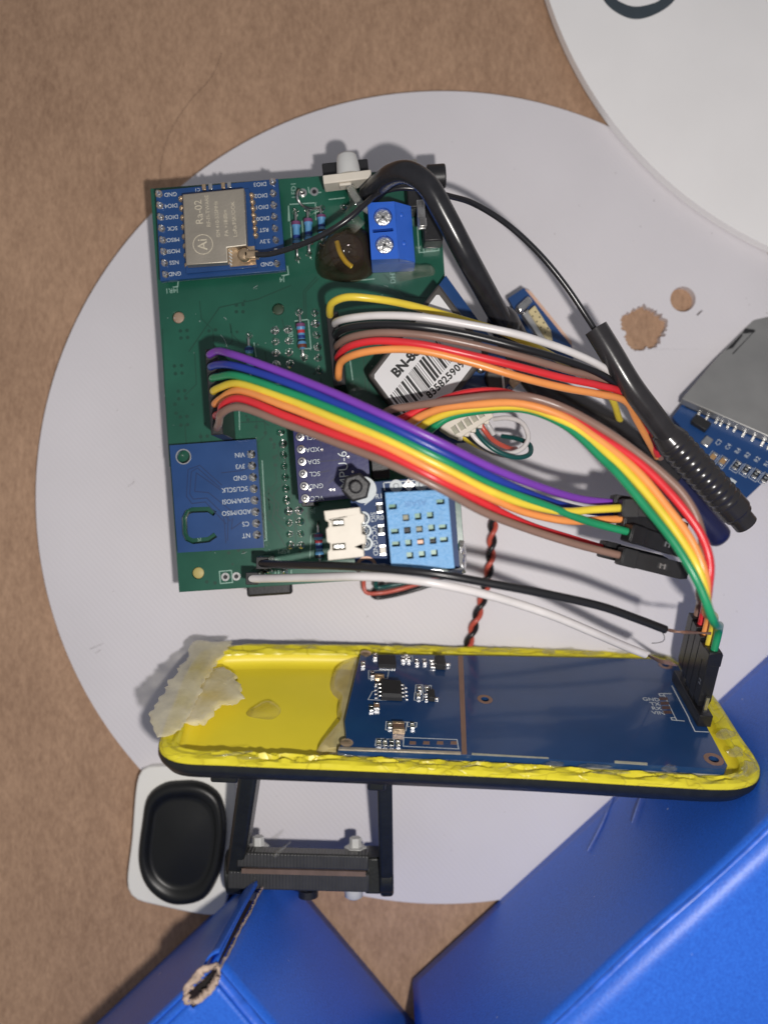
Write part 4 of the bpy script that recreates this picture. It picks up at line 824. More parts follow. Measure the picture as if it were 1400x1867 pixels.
def smd(x, y, du, dv, h, body, terms='v', tl=.35, tmat=STEEL, name='chip_capacitor'):
    u, v = FT.px(x, y, WB + h); f = FT.sub(u, v, WB)
    o = part(name, MB().cbox(f, 0, 0, du - (2 * tl if terms == 'u' else 0), dv - (2 * tl if terms == 'v' else 0), .01, h), body, rd, bevel=.06)
    for s_ in (1, -1):
        if terms == 'v': part('terminal', MB().cbox(f, 0, s_ * (dv / 2 - tl / 2), du * 1.03, tl, .01, h * 1.03), tmat, o, bevel=.05)
        elif terms == 'u': part('terminal', MB().cbox(f, s_ * (du / 2 - tl / 2), 0, tl, dv * 1.03, .01, h * 1.03), tmat, o, bevel=.05)
    return o
def box_outline(pts): outline(rd, FT, pts + [pts[0]], SILK, .07, WB + .02)
# SOIC chip
u, v = FT.px(714, 1252, WB + 1.6); fs = FT.sub(u, v, WB)
chip = part('small_outline_chip', MB().prism(fs, [(-1.95, -2.45), (1.95, -2.45), (1.95, 2.45), (-1.95, 2.45)], .15, .85).prism(fs, [(-1.95, -2.45), (1.95, -2.45), (1.95, 2.45), (-1.95, 2.45)], .86, 1.6, [(-1.75, -2.25), (1.75, -2.25), (1.75, 2.25), (-1.75, 2.25)]), CHIP, rd, bevel=.05)
for s_ in (1, -1):
    for k in range(4): part('chip_leg', MB().tube([fs.pt(s_ * 1.9, -1.9 + k * 1.27, .8), fs.pt(s_ * 2.35, -1.9 + k * 1.27, .75), fs.pt(s_ * 2.55, -1.9 + k * 1.27, .2), fs.pt(s_ * 3.05, -1.9 + k * 1.27, .1)], .21, 6, .3), SOLDER, chip)
for sx in (-1.2, 1.2): outline(rd, FT, [(714 + sx * 10 - 5, 1277), (714 + sx * 10 + 6, 1277)], SILK, .07, WB + .02)
# QFN and small parts
u, v = FT.px(706, 1203, WB + .9); fs = FT.sub(u, v, WB); qf = part('square_chip', MB().cbox(fs, 0, 0, 3.4, 3.6, .02, .9), CHIP, rd, bevel=.06)
for k in range(8): part('chip_leg', MB().cbox(fs, -1.4 + k * .4, -1.95, .2, .35, .01, .18), SOLDER, qf)
u, v = FT.px(803, 1204, WB + 1.2); fs = FT.sub(u, v, WB); so = part('regulator', MB().cbox(fs, 0, 0, 1.9, 3.6, .1, 1.3), CHIP, rd, bevel=.1)
for (a, b) in ((-1.5, 1), (-1.5, -.1), (-1.5, -1.2), (1.5, -.1)): part('chip_leg', MB().cbox(fs, a, b, 1.1, .6, .02, .5), SOLDER, so, bevel=.1)
u, v = FT.px(787, 1264, WB + 1.1); fs = FT.sub(u, v, WB); so = part('transistor', MB().cbox(fs, 0, 0, 1.2, 2.6, .1, 1.1), CHIP, rd, bevel=.08)
for (a, b) in ((-.95, .8), (-.95, -.8), (1.0, -.4)): part('chip_leg', MB().cbox(fs, a, b, .7, .45, .02, .35), SOLDER, so, bevel=.08)
smd(692, 1233, 1.7, 1.5, .8, mat('tan_capacitor', rgb(176, 140, 96), .5), 'v', .5, GOLD)
smd(727, 1323, 2.0, 2.4, 1.0, mat('brown_capacitor', rgb(110, 85, 70), .5), 'v', .6, GOLD)
smd(687, 1286, 1.0, 1.8, .6, mat('tan_resistor', rgb(150, 120, 95), .5), 'v', .4)
for (x, y) in ((684, 1195), (662, 1210), (760, 1205), (774, 1205), (679, 1228), (765, 1255), (763, 1267), (779, 1255), (711, 1321), (691, 1353), (702, 1354), (714, 1354.5), (726, 1354), (735, 1200), (745, 1200), (688, 1243), (752, 1322), (677, 1290), (741, 1197)): smd(x, y, .75, 1.6, .5, CHIP if (x + y) % 2 else EDGE, 'v', .5, SOLDER, 'chip_resistor')
for pts in ([(736, 1345), (833, 1349), (836, 1366), (735, 1361)], [(758, 1249), (770, 1249), (771, 1262), (757, 1262)], [(756, 1263), (771, 1263), (771, 1277), (755, 1277)], [(774, 1250), (786, 1250), (786, 1262), (775, 1262)], [(672, 1223), (709, 1223), (706, 1238), (672, 1238)], [(679, 1261), (698, 1260), (696, 1277), (671, 1276)], [(704, 1316), (742, 1317), (740, 1333), (703, 1331)], [(686, 1347), (700, 1347), (698, 1361), (684, 1360)], [(704, 1348), (718, 1348), (718, 1361), (703, 1361)], [(732, 1196), (752, 1196), (752, 1206), (731, 1206)], [(743, 1317), (760, 1318), (759, 1326), (743, 1325)]): box_outline(pts)
for k in range(4): strip([(747 + k * 25, 1352), (758 + k * 25, 1352.5), (758 + k * 25, 1358), (746 + k * 25, 1357.5)], mat_=TAN, name='bare_pad')
for k, s_ in enumerate(('GND', 'TX', 'RX', 'VIN')):
    u, v = FT.px((1187, 1194, 1197, 1200)[k], 1276 + k * 8.2, WB); words(rd, s_, FT.sub(u, v, WB), 1.05, SILK, .03)
    strip([(1201 + k * 2.5, 1272 + k * 8.2), (1216 + k * 2.5, 1272 + k * 8.2), (1218 + k * 2.5, 1277 + k * 8.2), (1202 + k * 2.5, 1277 + k * 8.2)], mat_=mat('bare_pad_brown', rgb(90, 66, 60), .5), name='bare_pad')
outline(rd, FT, [(1223, 1265), (1201, 1265), (1203, 1269), (1211, 1269), (1209, 1265)], SILK, .09, WB + .02); outline(rd, FT, [(1211, 1268), (1232, 1311)], SILK, .07, WB + .02)
outline(rd, FT, [(1247, 1315), (1225, 1313), (1223, 1309), (1231, 1309), (1234, 1314)], SILK, .09, WB + .02)
outline(rd, FT, [(1225, 1251), (1255, 1308), (1258, 1316), (1267, 1334), (1291, 1335)], SILK, .1, WB + .02)
# pin header along the right end and the plugged housings
ph0 = Vector(FT.px(1238, 1246, WB)); ph1 = Vector(FT.px(1283, 1326, WB)); dd = (ph1 - ph0).normalized(); fhd = FT.sub(ph1.x, ph1.y, WB); 
vx = FT.x * dd.x + FT.y * dd.y
fhd = Fr(FT.pt(ph1.x, ph1.y, WB), vx, None, FT.z, TS)
part('pin_strip', MB().box(fhd, -15.3, 0, -1.25, 1.25, .05, 2.4), BLACKD, rd, bevel=.1)
for k in range(6): part('header_pin', MB().box(fhd, -1.27 - k * 2.54 - .3, -1.27 - k * 2.54 + .3, -.3, .3, 2.4, 5.6), STEEL, rd)
hcols = ('green', 'yellow', 'orange', 'red', 'brown')
for k in range(5):
    p_top = fhd.pt(-3.3 - k * 2.56, 0, 14.4 + (0, -.5, .3, .9, 1.3)[k]); housing('connector_housing', r3, p_top, -FT.z, L=11.6 * TS, w=2.38 * TS, up=-fhd.y, window=(k == 0))
for k, c in enumerate(hcols):
    pt_ = fhd.pt(-3.3 - k * 2.56, 0, 14.4); tr3 = [P(*p) for p in T3[c][:-2]]
    part('wire', MB().tube(tr3 + [pt_ + FT.z * 4.5, pt_ - FT.z * .8], .80, 14, .7), W[c], r3, sharp=70, label=c + ' wire')

# ================================================================== bracket under the tray
br = thing('hinge_bracket', 'black printed hinge bracket with bolts behind the yellow tray', 'bracket', P(560, 1600, ZD))
def bar(name, p0, p1, w, h, mat_=SHELL, bevel=.3):
    d = (p1 - p0).normalized(); x = d; f = Fr(p0, x, None, (V(0, 0, 1) - x * x.z).normalized()); return part(name, MB().box(f, 0, (p1 - p0).length, -w / 2, w / 2, -h / 2, h / 2), mat_, br, bevel=bevel)
LAYER = pla('black_layered_plastic', rgb(60, 60, 60), 0, 420, .5, .36, .15, 300)
bar('arm', FT.at(466, 1345, -5.4), P(430, 1596, 11), 4.0, 8, SHELL, .8)
bar('arm', FT.at(700, 1350, -5.4), P(705, 1612, 12), 3.2, 8, SHELL, .8)
part('hinge_barrel', MB().cyl(P(415, 1590, 12), P(445, 1588, 12), 5, None, 24), SHELL, br, bevel=.4)
part('hinge_barrel', MB().cyl(P(693, 1590, 14), P(717, 1590, 14), 4.6, None, 24), SHELL, br, bevel=.4)
fx = flat(560, 1572, 20, -1.5); k_ = mm(1, 20)
part('clamp_bar', MB().box(fx, -128 * k_, 112 * k_, -14 * k_, 14 * k_, -4, 0), LAYER, br, bevel=.4)
part('clamp_bar', MB().box(flat(556, 1609, 18, -1.5), -142 * k_, 118 * k_, -17 * k_, 17 * k_, -5, 0), LAYER, br, bevel=.4)
part('gasket', MB().box(flat(560, 1590, 18, -1.5), -120 * k_, 108 * k_, -4.5 * k_, 4.5 * k_, -4, .6), mat('brown_gasket', rgb(110, 90, 80), .6, var=.2), br)
part('bar_end', MB().box(flat(678, 1592, 16, -1.5), -1.5, 2.2, -5, 3.4, -8, 0), SHELL, br, bevel=.5)
for (x, y) in ((471, 1547), (648, 1549)): part('nylon_nut', MB().lathe(Fr(P(x, y + 10, 15), (1, 0, 0), None, (0, 1, 0)), [(2.6, 0), (2.6, 1.9), (1.4, 1.9), (1.4, 4.0)], 6), NYLON, br, bevel=.15)
for (x, y) in ((465, 1633), (645, 1632)): part('bolt_head', MB().lathe(Fr(P(x, y - 12, 14), (1, 0, 0), None, (0, -1, 0)), [(2.1, 0), (2.1, 1.8), (1.2, 2.4)], 18), NYLON, br, sharp=60)
part('bolt_head', MB().lathe(Fr(P(562, 1622, 14), (1, 0, 0), None, (0, -1, 0)), [(2.3, 0), (2.3, 1.6), (1.2, 2.0)], 18), BLACKP, br, sharp=60)
part('plastic_shard', MB().tube([P(500, 1560, 20), P(515, 1548, 20.5), P(530, 1536, 21)], .7, 6, .6, rf=lambda q: 1 - .7 * q), CLEAR, br)
for (x, y, hw, dp) in ((408, 1392, 2.4, 9.0), (690, 1402, 1.6, 9.6)):
    u, v = FT.px(x, y, -4.2); part('hinge_lug', MB().box(FT.sub(u, v, 0), -hw, hw, .6, 5.5, -dp, -4.0), SHELL, br, bevel=.5)

# ================================================================== speaker
a0 = P(338, 1535, 5)
ns = V(-.035, -.035, 1).normalized(); fsx = Fr(V(a0.x, a0.y, 5.0), V(math.cos(R_(-3.5)), math.sin(R_(-3.5)), 0) - ns * (V(math.cos(R_(-3.5)), math.sin(R_(-3.5)), 0).dot(ns)), None, ns)
spk = thing('oval_speaker', 'small speaker with glossy black oval cone in a white rounded frame', 'speaker', V(a0.x, a0.y, 0))
sc = [fsx.px(*p) for p in ((252, 1416), (262, 1402), (290, 1398), (380, 1404), (420, 1412), (431, 1432), (424, 1520), (412, 1650), (402, 1668), (380, 1670), (290, 1653), (246, 1640), (233, 1622), (240, 1530))]
part('frame', MB().prism(fsx, closed(sc, 60), -4.0, 0), SPKW, spk, bevel=.5, seg=3)
e0 = closed([fsx.px(*p, .5) for p in ((330, 1424), (300, 1428), (270, 1450), (259, 1500), (253, 1575), (268, 1618), (300, 1645), (330, 1651), (372, 1640), (398, 1600), (409, 1550), (412, 1500), (402, 1452), (380, 1432), (355, 1424))], 64)
ec = (sum(p[0] for p in e0) / 64, sum(p[1] for p in e0) / 64)
def scl(poly, c, k): return [(c[0] + (u - c[0]) * k, c[1] + (v - c[1]) * k) for u, v in poly]
con = MB(); vs_, fs_ = [], []
pr = [(1, 0.02), (.985, .9), (.94, 1.8), (.88, 2.1), (.81, 1.8), (.76, 1.1), (.72, .7), (.66, .75), (.5, 1.0), (.3, 1.3), (.12, 1.45)]
for k, w in pr:
    for (u, v) in scl(e0, ec, k): vs_.append(fsx.pt(u, v, w))
for j in range(len(pr) - 1):
    for i in range(64): fs_.append((j * 64 + i, j * 64 + (i + 1) % 64, (j + 1) * 64 + (i + 1) % 64, (j + 1) * 64 + i))
fs_.append(tuple(range((len(pr) - 1) * 64, len(pr) * 64))); part('cone', con.add(vs_, fs_), SPKB, spk, sharp=80)

# ================================================================== blue cartons
def carton(name, label, base, tops, extra=None):
    pass
# right carton: base line on the disc, ridge towards the lens
ZX = 59.0
b0 = P(745, 1778, ZD + .05); b1 = P(1400, 1180, ZD + .05); e_ = Vector((b1.x - b0.x, b1.y - b0.y, 0)).normalized(); nrm = Vector((e_.y, -e_.x, 0))
b0 = b0 + nrm * 1.5
fxr = Fr(V(b0.x, b0.y, ZD + .05), e_, None, (0, 0, 1))    # x along the base line, y to the upper left (towards the board)
rx = thing('blue_carton', 'bright blue cardboard carton filling the lower right corner with a worn ridge', 'carton', fxr.o, 'blue cartons')
Lx, Dx = 155, 95; HX = ZX - ZD
def wob(i, amp, seed): r = random.Random(seed + i); return r.uniform(-amp, amp)
def panel(name, parent, fr, fpts, nu, nv, mat_, th=.5, flip=False, seed=0, amp=.12):
    """a slightly bowed cardboard panel between two poly-edges given by a function (s,t)->point, thickened"""
    vs_, fs_ = [], []
    for j in range(nv + 1):
        for i in range(nu + 1): vs_.append(fpts(i / nu, j / nv))
    for j in range(nv):
        for i in range(nu): a = j * (nu + 1) + i; fs_.append((a, a + 1, a + nu + 2, a + nu + 1))
    o = part(name, MB().add(vs_, fs_), mat_, parent, sharp=60); s_ = o.modifiers.new('solid', 'SOLIDIFY'); s_.thickness = th * S; s_.offset = -1; return o
rc = .75    # rounding of the fold
def side_r(s, t):
    n_ = 0.35 * math.sin(s * 7 + 1) * t * (1 - t) * 4 - .5 * math.sin(math.pi * t) * math.sin(math.pi * s)
    return fxr.pt(s * Lx, n_ + .25 * math.sin(s * 23) * t ** 6, t * (HX - rc))
panel('side_panel', rx, fxr, side_r, 60, 16, BOXB)
def ridge_r(s, t):
    a = t * math.pi / 2; dent = .35 * math.sin(s * 31) * math.sin(s * 13) + .2 * math.sin(s * 71)
    return fxr.pt(s * Lx, -rc + rc * math.cos(a) + .25 * math.sin(s * 23) * math.cos(a), HX - rc + rc * math.sin(a) + dent * .10 * math.sin(a) * math.cos(a))
WORN0 = mat('scuffed_blue', rgb(120, 140, 205), .6, var=.2, vs=600)
part_r = panel('worn_ridge', rx, fxr, ridge_r, 120, 6, mat('worn_blue_fold', rgb(50, 106, 220), .34, var=.25, vs=420, bump=.15, bs=1500), .5)
panel('top_panel', rx, fxr, lambda s, t: fxr.pt(s * Lx, -rc - t * Dx, HX - .25 * math.sin(math.pi * t) * math.sin(math.pi * s)), 40, 20, BOXB)
def end_r(s, t): return fxr.pt(-.05 + .5 * math.sin(math.pi * t), -s * (Dx + rc) - .4, t * (HX - .6))
panel('end_panel', rx, fxr, lambda s, t: end_r(1 - s, t), 20, 12, BOXB)
fsd = Fr(fxr.o, e_, V(0, 0, 1), fxr.y)
for k, pts in enumerate((((1118, 1452), (1098, 1500), (1071, 1552)), ((1168, 1452), (1160, 1475), (1152, 1500)))):
    part('crease', MB().tube([fsd.at(*p, .05) for p in pts], .22, 8, 1, rf=lambda q: .6 + math.sin(math.pi * q) * .5), WORN0, rx)

# left carton, torn at its corner
B0 = P(501.5, 1563, .05); KT = P(392, 1768, 57)
eA = (P(734, 1839, .05) - B0); eA = V(eA.x, eA.y, 0).normalized(); eD = (P(180, 1867, .05) - B0); eD = V(eD.x, eD.y, 0).normalized()
lean = KT - B0
lx = thing('blue_carton', 'torn blue cardboard carton at the bottom left with frayed brown corner', 'carton', V(B0.x, B0.y, 0), 'blue cartons')
LA, LD = 80, 70
rc2 = 1.4
inw = (eA + eD)
def sideA(s, t):
    d = .6 * math.sin(math.pi * t) * math.sin(math.pi * s)
    return B0 + lean * (t * .975) + eA * (s * LA + .5) - eD * d - eD * 0
panel('side_panel', lx, None, sideA, 30, 14, BOXB)
def sideD(s, t): return B0 + lean * (t * .975) + eD * (s * LD + .2) + eA * (-.5 * math.sin(math.pi * t))
panel('side_panel', lx, None, lambda s, t: sideD(1 - s, t), 30, 14, BOXB)
topz = V(0, 0, KT.z)
def topL(s, t): return KT + eA * (rc2 + s * LA) + eD * (rc2 + t * LD) + V(0, 0, .5 * math.sin(math.pi * s) * math.sin(math.pi * t))
def topL2(s, t):
    p = topL(s, t)
    # torn corner: pull the first vertices back
    return p
vs_, fs_ = [], []
nu = nv = 80
for j in range(nv + 1):
    for i in range(nu + 1): vs_.append(topL(i / nu, j / nv))
for j in range(nv):
    for i in range(nu):
        if ((rc2 + i / nu * LA - .5) / 1.9) ** 2 + ((rc2 + j / nv * LD - 3.7) / 3.9) ** 2 < 1: continue
        a = j * (nu + 1) + i; fs_.append((a, a + 1, a + nu + 2, a + nu + 1))
o = part('top_panel', MB().add(vs_, fs_), BOXB, lx, sharp=60); m_ = o.modifiers.new('solid', 'SOLIDIFY'); m_.thickness = .5 * S; m_.offset = -1
WORN = bpy.data.materials['worn_blue_fold']
def foldA(s, t):
    a = t * math.pi / 2; dn = .15 * math.sin(s * 41) * math.sin(s * 17)
    return KT + V(0, 0, -1.42 + 1.42 * math.sin(a) + dn * math.sin(2 * a)) + eA * (rc2 + s * LA) + eD * (rc2 - rc2 * math.cos(a))
panel('worn_ridge', lx, None, foldA, 80, 6, WORN, .5)
def foldD(s, t):
    a = t * math.pi / 2
    return KT + V(0, 0, -1.42 + 1.42 * math.sin(a)) + eD * (7.4 + s * (LD - 6.2)) + eA * (rc2 - rc2 * math.cos(a))
panel('worn_ridge', lx, None, lambda s, t: foldD(1 - s, t), 60, 6, BOXB, .5)
# torn corner: ragged board edge up the slit and round the hole
rnd = random.Random(21)
def ragged(name, line, wdir, w_lo, w_hi, up, seed):
    r = random.Random(seed); vs_, fs_ = [], []; n = len(line)
    for i, p in enumerate(line):
        wd = wdir[i] if isinstance(wdir, list) else wdir
        w_ = r.uniform(w_lo, w_hi); h_ = r.uniform(-.22, .22)
        vs_ += [p - wd * .3 + up * .1, p + wd * (w_ * .5) + up * (.25 + h_ * .5), p + wd * w_ + up * (h_ - .1)]
    for i in range(n - 1):
        for k in range(2): a = i * 3 + k; fs_.append((a, a + 1, a + 4, a + 3))
    o = part(name, MB().add(vs_, fs_), BOXR, lx, sharp=15); m = o.modifiers.new('solid', 'SOLIDIFY'); m.thickness = .45 * S; m.offset = -1; return o
slit = [B0.lerp(KT, .2 + .8 * k / 160) + eA * (.75 + .10 * math.sin(k * .11) + .05 * math.sin(k * .37 + 1)) - eD * .25 for k in range(161)]
ragged('frayed_slit_edge', slit, (-eA - eD * .2).normalized(), .1, .5, (-eD + V(0, 0, .4)).normalized(), 4)
hp = []; hd = []
for k in range(61):
    a = R_(45) + R_(250) * k / 60; hp.append(KT + eA * (.5 + 2.0 * math.cos(a) + .12 * math.sin(5 * a) + rnd.uniform(-.12, .12)) + eD * (3.7 + 4.4 * math.sin(a) + .2 * math.cos(5 * a) + rnd.uniform(-.15, .15)) + V(0, 0, .05 - (.9 if math.cos(a) < -.3 else 0))); hd.append((-eA * math.cos(a) * .8 - eD * math.sin(a) - V(0, 0, .35)).normalized())
ragged('frayed_hole_rim', hp, [d * (.35 + .65 * (0.5 - 0.5 * math.cos(2 * math.pi * k / 60))) for k, d in enumerate(hd)], 1.1, 2.6, V(0, 0, 1), 9)
hp2 = []; hd2 = []
for k in range(41):
    a = R_(-68) + R_(125) * k / 40; hp2.append(KT + eA * (.5 + 1.95 * math.cos(a) + rnd.uniform(-.1, .1)) + eD * (3.7 + 4.0 * math.sin(a) + rnd.uniform(-.1, .1)) + V(0, 0, .08)); hd2.append((-eA * math.cos(a) - eD * math.sin(a) * .6 - V(0, 0, .5)).normalized())
ragged('frayed_hole_rim', hp2, hd2, .3, 1.1, V(0, 0, 1), 12)
part('hole_shade_sheet', MB().add([KT + eA * a + eD * b + V(0, 0, c) for a, b, c in ((.6, 1.6, -1.8), (2.2, 1.6, -1.8), (2.2, 5.8, -1.8), (.6, 5.8, -1.8))], [(0, 1, 2, 3)]), mat('box_inside_shade', rgb(30, 25, 24), .9), lx)  # added dark sheet, the shade inside the torn hole put into its colour
def flap(s, t):   # strip wrapped round the corner, lifted a little
    return B0 + lean * (.30 + .62 * t) + eD * (s * (5.0 - 1.5 * t)) - eA * (.9 + .5 * math.sin(math.pi * s)) - eD * .2
panel('tuck_flap', lx, None, lambda s, t: flap(1 - s, t), 10, 20, BOXB, .4)

# ================================================================== GPS module
ZG = 31.0
fg = flat(785, 664, ZG, 50.5)
gps = thing('positioning_module', 'grey module with a white barcode label, lying across the green board edge', 'module', V(P(785, 664, ZG).x, P(785, 664, ZG).y, ZP + .1))
gq = [fg.px(*p) for p in ((670, 684), (800, 516), (893, 642), (764, 808))]
gb2 = [fg.px(*p, -7.5) for p in ((676, 690), (813, 501), (950, 692), (855, 806), (770, 812))]
part('blue_board', MB().prism(fg, gb2, -9.2, -7.6), BLUE, gps, bevel=.08)
part('board_edge', MB().prism(fg, [(u * .998, v * .998) for u, v in gb2], -9.35, -9.22), EDGE, gps)
gc = part('antenna_case', MB().prism(fg, gq, -7.5, 0), GPSC, gps, bevel=.5, seg=2)
lq = [fg.px(*p) for p in ((680, 686), (798, 534), (880, 643), (762, 795))]
lq2 = []
for i in range(4):                        # clipped corners
    a = Vector(lq[i]); b = Vector(lq[(i + 1) % 4]); c_ = Vector(lq[i - 1]); lq2 += [tuple(a + (c_ - a).normalized() * .5), tuple(a + (b - a).normalized() * .5)]
lab = part('paper_label', MB().prism(fg, lq2, .02, .08), PAPER, gps)
# print runs along the long side: origin at left corner, x = up-right, y = down-right
A = Vector(lq[0]); ex = (Vector(lq[1]) - A).normalized(); ey = (Vector(lq[3]) - A).normalized()
def on(x, y): p = A + ex * x + ey * y; return fg.sub(p.x, p.y, 0, math.degrees(math.atan2(ex.y, ex.x)))
k8 = mm(1, ZG)
fg_t = on(0, 0)
def lpx(x, y): return fg.px(x, y, .1)
def ltext(s_, x0, y0, h, ang, **kw): u, v = lpx(x0, y0); return words(lab, s_, fg.sub(u, v, 0, ang - 50.5), mm(h, ZG), BLKINK, .1, **kw)
ltext('BN-880', 744, 656, 17, 47.5, bold=.13, squeeze=.98)
ltext('835825909', 812, 692, 13, 44, bold=.07, spacing=1.08)
rnd = random.Random(17)
bx0, by0 = 716, 720; bars = []
pos = 0.0; dirx = V(math.cos(R_(50)), math.sin(R_(50)), 0)
fbar = flat(711, 721, ZG, 50); vdn = V(math.sin(R_(40)), -math.cos(R_(40)), 0)
while pos < 15.5:
    wd = rnd.choice((.12, .12, .16, .3, .42, .62)); gap = rnd.choice((.2, .24, .34, .42))
    a0_, a1_ = pos, pos + wd; sk = -.22
    m_ = MB(); L_ = 5.4
    fbar2 = Fr(fbar.o, dirx); q = [(a0_, 0), (a1_, 0), (a1_ + sk * L_, -L_), (a0_ + sk * L_, -L_)]
    part('barcode_bar', m_.prism(fbar2, q, .09, .1), BLKINK, lab); pos += wd + gap
# parts at the module's right
fg2 = flat(900, 680, ZG - 7.6, 40)
bt = part('backup_cell', MB().lathe(flat(905, 690, ZG - 7.6, 5), [(2.7, .02), (2.7, 1.7), (2.4, 2.1)], 24), mat('dark_cell', rgb(84, 74, 74), .4, .5, var=.1), gps, bevel=.1)
part('cell_clip', MB().box(flat(905, 692, ZG - 5.5, 5), -1.9, 1.9, -3.0, 1.6, -.2, .25), GPSC, bt, bevel=.15)
part('cell_clip', MB().box(flat(917, 688, ZG - 5.2, 5), -.35, .15, -2.6, 2.2, -.3, .35), STEEL, bt, bevel=.05)
part('tinned_pad', MB().box(flat(932, 688, ZG - 7.4, 40), -1.3, 1.3, -2.2, 2.4, -.15, .3), GOLD, gps, bevel=.2)
words(gps, 'BT1', flat(937, 704, ZG - 7.6, 40), 1.3, SILK, .03)
part('solder_blob', MB().lathe(flat(876, 672, ZG - 7.6), [(1.2, 0), (1.0, .6), (.4, 1.0)], 12), SOLDER, gps, sharp=70)
# white plug with six wires
fcn = flat(850, 778, 30, 24)
cq = [fcn.px(*p) for p in ((802, 780), (813, 768), (868, 745), (896, 747), (900, 760), (838, 799), (822, 793))]
pl_ = thing('white_plug_harness', 'cream white plug with six thin coloured wires looping beside the barcode module', 'cable harness', V(P(850, 778, 30).x, P(850, 778, 30).y, ZD))
cn = part('plug_housing', MB().prism(fcn, cq, -5.5, 0), JST, pl_, bevel=.25)
for k in range(5):
    u, v = fcn.px(829 + k * 11.5, 784 - k * 7.4, 0); part('plug_window', MB().box(fcn.sub(u, v, 0, 8), -.5, .5, -.9, .9, .01, .05), EDGE, cn); part('plug_rib', MB().box(fcn.sub(u, v, 0, 8), .52, .64, -1.0, 1.0, .01, .12), GPSC, cn)
    part('plug_tooth', MB().box(fcn.sub(*fcn.px(840 + k * 12, 793 - k * 7.5, 0), 0, -28), -.5, .5, -1.1, .5, -2.5, -.4), JST, cn, bevel=.1)
for c, p in (('yellow', [(838, 792, 27), (848, 800, 26), (866, 811, 24), (886, 820, 20), (900, 826, 16)]), ('black', [(846, 788, 27), (860, 800, 26), (880, 815, 23), (905, 826, 19), (925, 830, 15), (930, 828, 12)]),
             ('white', [(854, 783, 27), (870, 802, 27), (895, 819, 26), (930, 826, 25), (955, 815, 24), (963, 795, 23), (952, 772, 22), (925, 763, 20), (900, 764, 18)]),
             ('teal', [(863, 778, 27), (880, 802, 28), (905, 822, 28), (940, 834, 27), (965, 828, 25), (966, 812, 22), (945, 800, 19), (915, 795, 16)]),
             ('coral', [(873, 768, 27), (884, 785, 27), (900, 803, 25), (925, 816, 22), (940, 818, 18)]), ('grey', [(880, 758, 28), (889, 773, 28.5), (900, 792, 28)])):
    wire(pl_, c, p, .55)

# ================================================================== second small board with the slide connector
f5 = flat(975, 580, 9, -51)
sb = thing('connector_board', 'small blue board with a metal slot connector, half hidden under the ribbon', 'circuit board', V(P(975, 580, 9).x, P(975, 580, 9).y, ZD))
q = [f5.px(*p) for p in ((926, 543), (955, 524), (1042, 630), (1050, 690), (1010, 690))]
part('board', MB().prism(f5, q, -1.6, 0), BLUE, sb, bevel=.06)
part('board_edge', MB().prism(f5, [f5.px(*p, -1.6) for p in ((957, 526), (968, 531), (1042, 622), (1044, 640), (1030, 640))], -2.4, -1.65), mat('salmon_edge', rgb(222, 180, 155), .6), sb)
part('standoff_pad', MB().prism(f5, [f5.px(*p) for p in ((935, 550), (960, 545), (1030, 640), (1005, 645))], -ZD - 3.7, -2.42), BLACKP, sb)
part('metal_can', MB().prism(f5, [f5.px(*p, 3) for p in ((940, 560), (964, 538), (972, 548), (950, 572))], .02, 3), mat('chrome_can', (.7, .69, .67), .18, 1, var=.2, vs=600, bump=.7, bs=500), sb, bevel=.5)
part('metal_can', MB().prism(f5, [f5.px(*p, 2.4) for p in ((951, 573), (962, 562), (1000, 615), (1004, 632), (992, 632))], .02, 2.4), STEEL, sb, bevel=.3)
bp_ = part('beige_insert', MB().prism(f5, [f5.px(*p, 2.8) for p in ((963, 567), (975, 556), (1004, 601), (1008, 625), (998, 622))], .02, 2.8), mat('beige_insert_plastic', rgb(212, 196, 150), .5, var=.08), sb, bevel=.15)
for k in range(8):
    u, v = f5.px(976 + (k // 2) * 7.5 - (k % 2) * 5, 568 + (k // 2) * 10 + (k % 2) * 8, 2.8); part('pin_hole', MB().lathe(f5.sub(u, v, 2.8), [(.2, .01), (.2, .03)], 8), BLKINK, bp_)

# ================================================================== cables with sleeves
kc = thing('thick_black_cable', 'thick glossy black cable arching over the blue terminal into a flattened dark sleeve', 'cable', V(P(800, 380, 36).x, P(800, 380, 36).y, ZP))
part('cable_jacket', MB().tube([P(*p) for p in ((672, 356, 27), (690, 338, 31), (715, 318, 36), (745, 314, 39.5), (778, 336, 40.5), (812, 394, 39), (850, 466, 36), (886, 532, 31), (915, 585, 26), (940, 635, 20))], 2.35, 22, .8), RUBBER, kc, sharp=70)
part('sleeve_collar', MB().tube([P(*p) for p in ((906, 572, 26), (918, 588, 24.5), (930, 604, 22.5))], 3.3, 22, .4, rf=lambda q: .75 + .3 * math.sin(math.pi * min(1, q * 1.05)) ** .6), SHRINK, kc, sharp=70)
part('flattened_sleeve', MB().tube([P(*p) for p in ((922, 595, 24), (950, 650, 18), (985, 700, 14), (1040, 737, 12.5), (1100, 772, 12), (1160, 818, 12), (1215, 870, 12), (1262, 920, 12), (1285, 945, 12))], 3.05, 22, .8, rf=lambda q: .95 + .04 * math.sin(q * 25), flatten=lambda q: .62 + .3 * abs(q - .3)), SHRINK, kc, sharp=70)
part('blue_sleeve_end', MB().tube([P(*p) for p in ((1225, 882, 12.5), (1265, 927, 12.5), (1300, 966, 12), (1316, 984, 11.5))], 3.0, 24, .7, rf=lambda q: 1 if q < .93 else 1 - .25 * ((q - .93) / .07) ** 2), SHRINKB, kc, sharp=70)
an = thing('antenna_lead', 'thin black antenna lead with a black tube and ribbed strain relief at its end', 'cable', V(P(1215, 790, 30).x, P(1215, 790, 30).y, ZD))
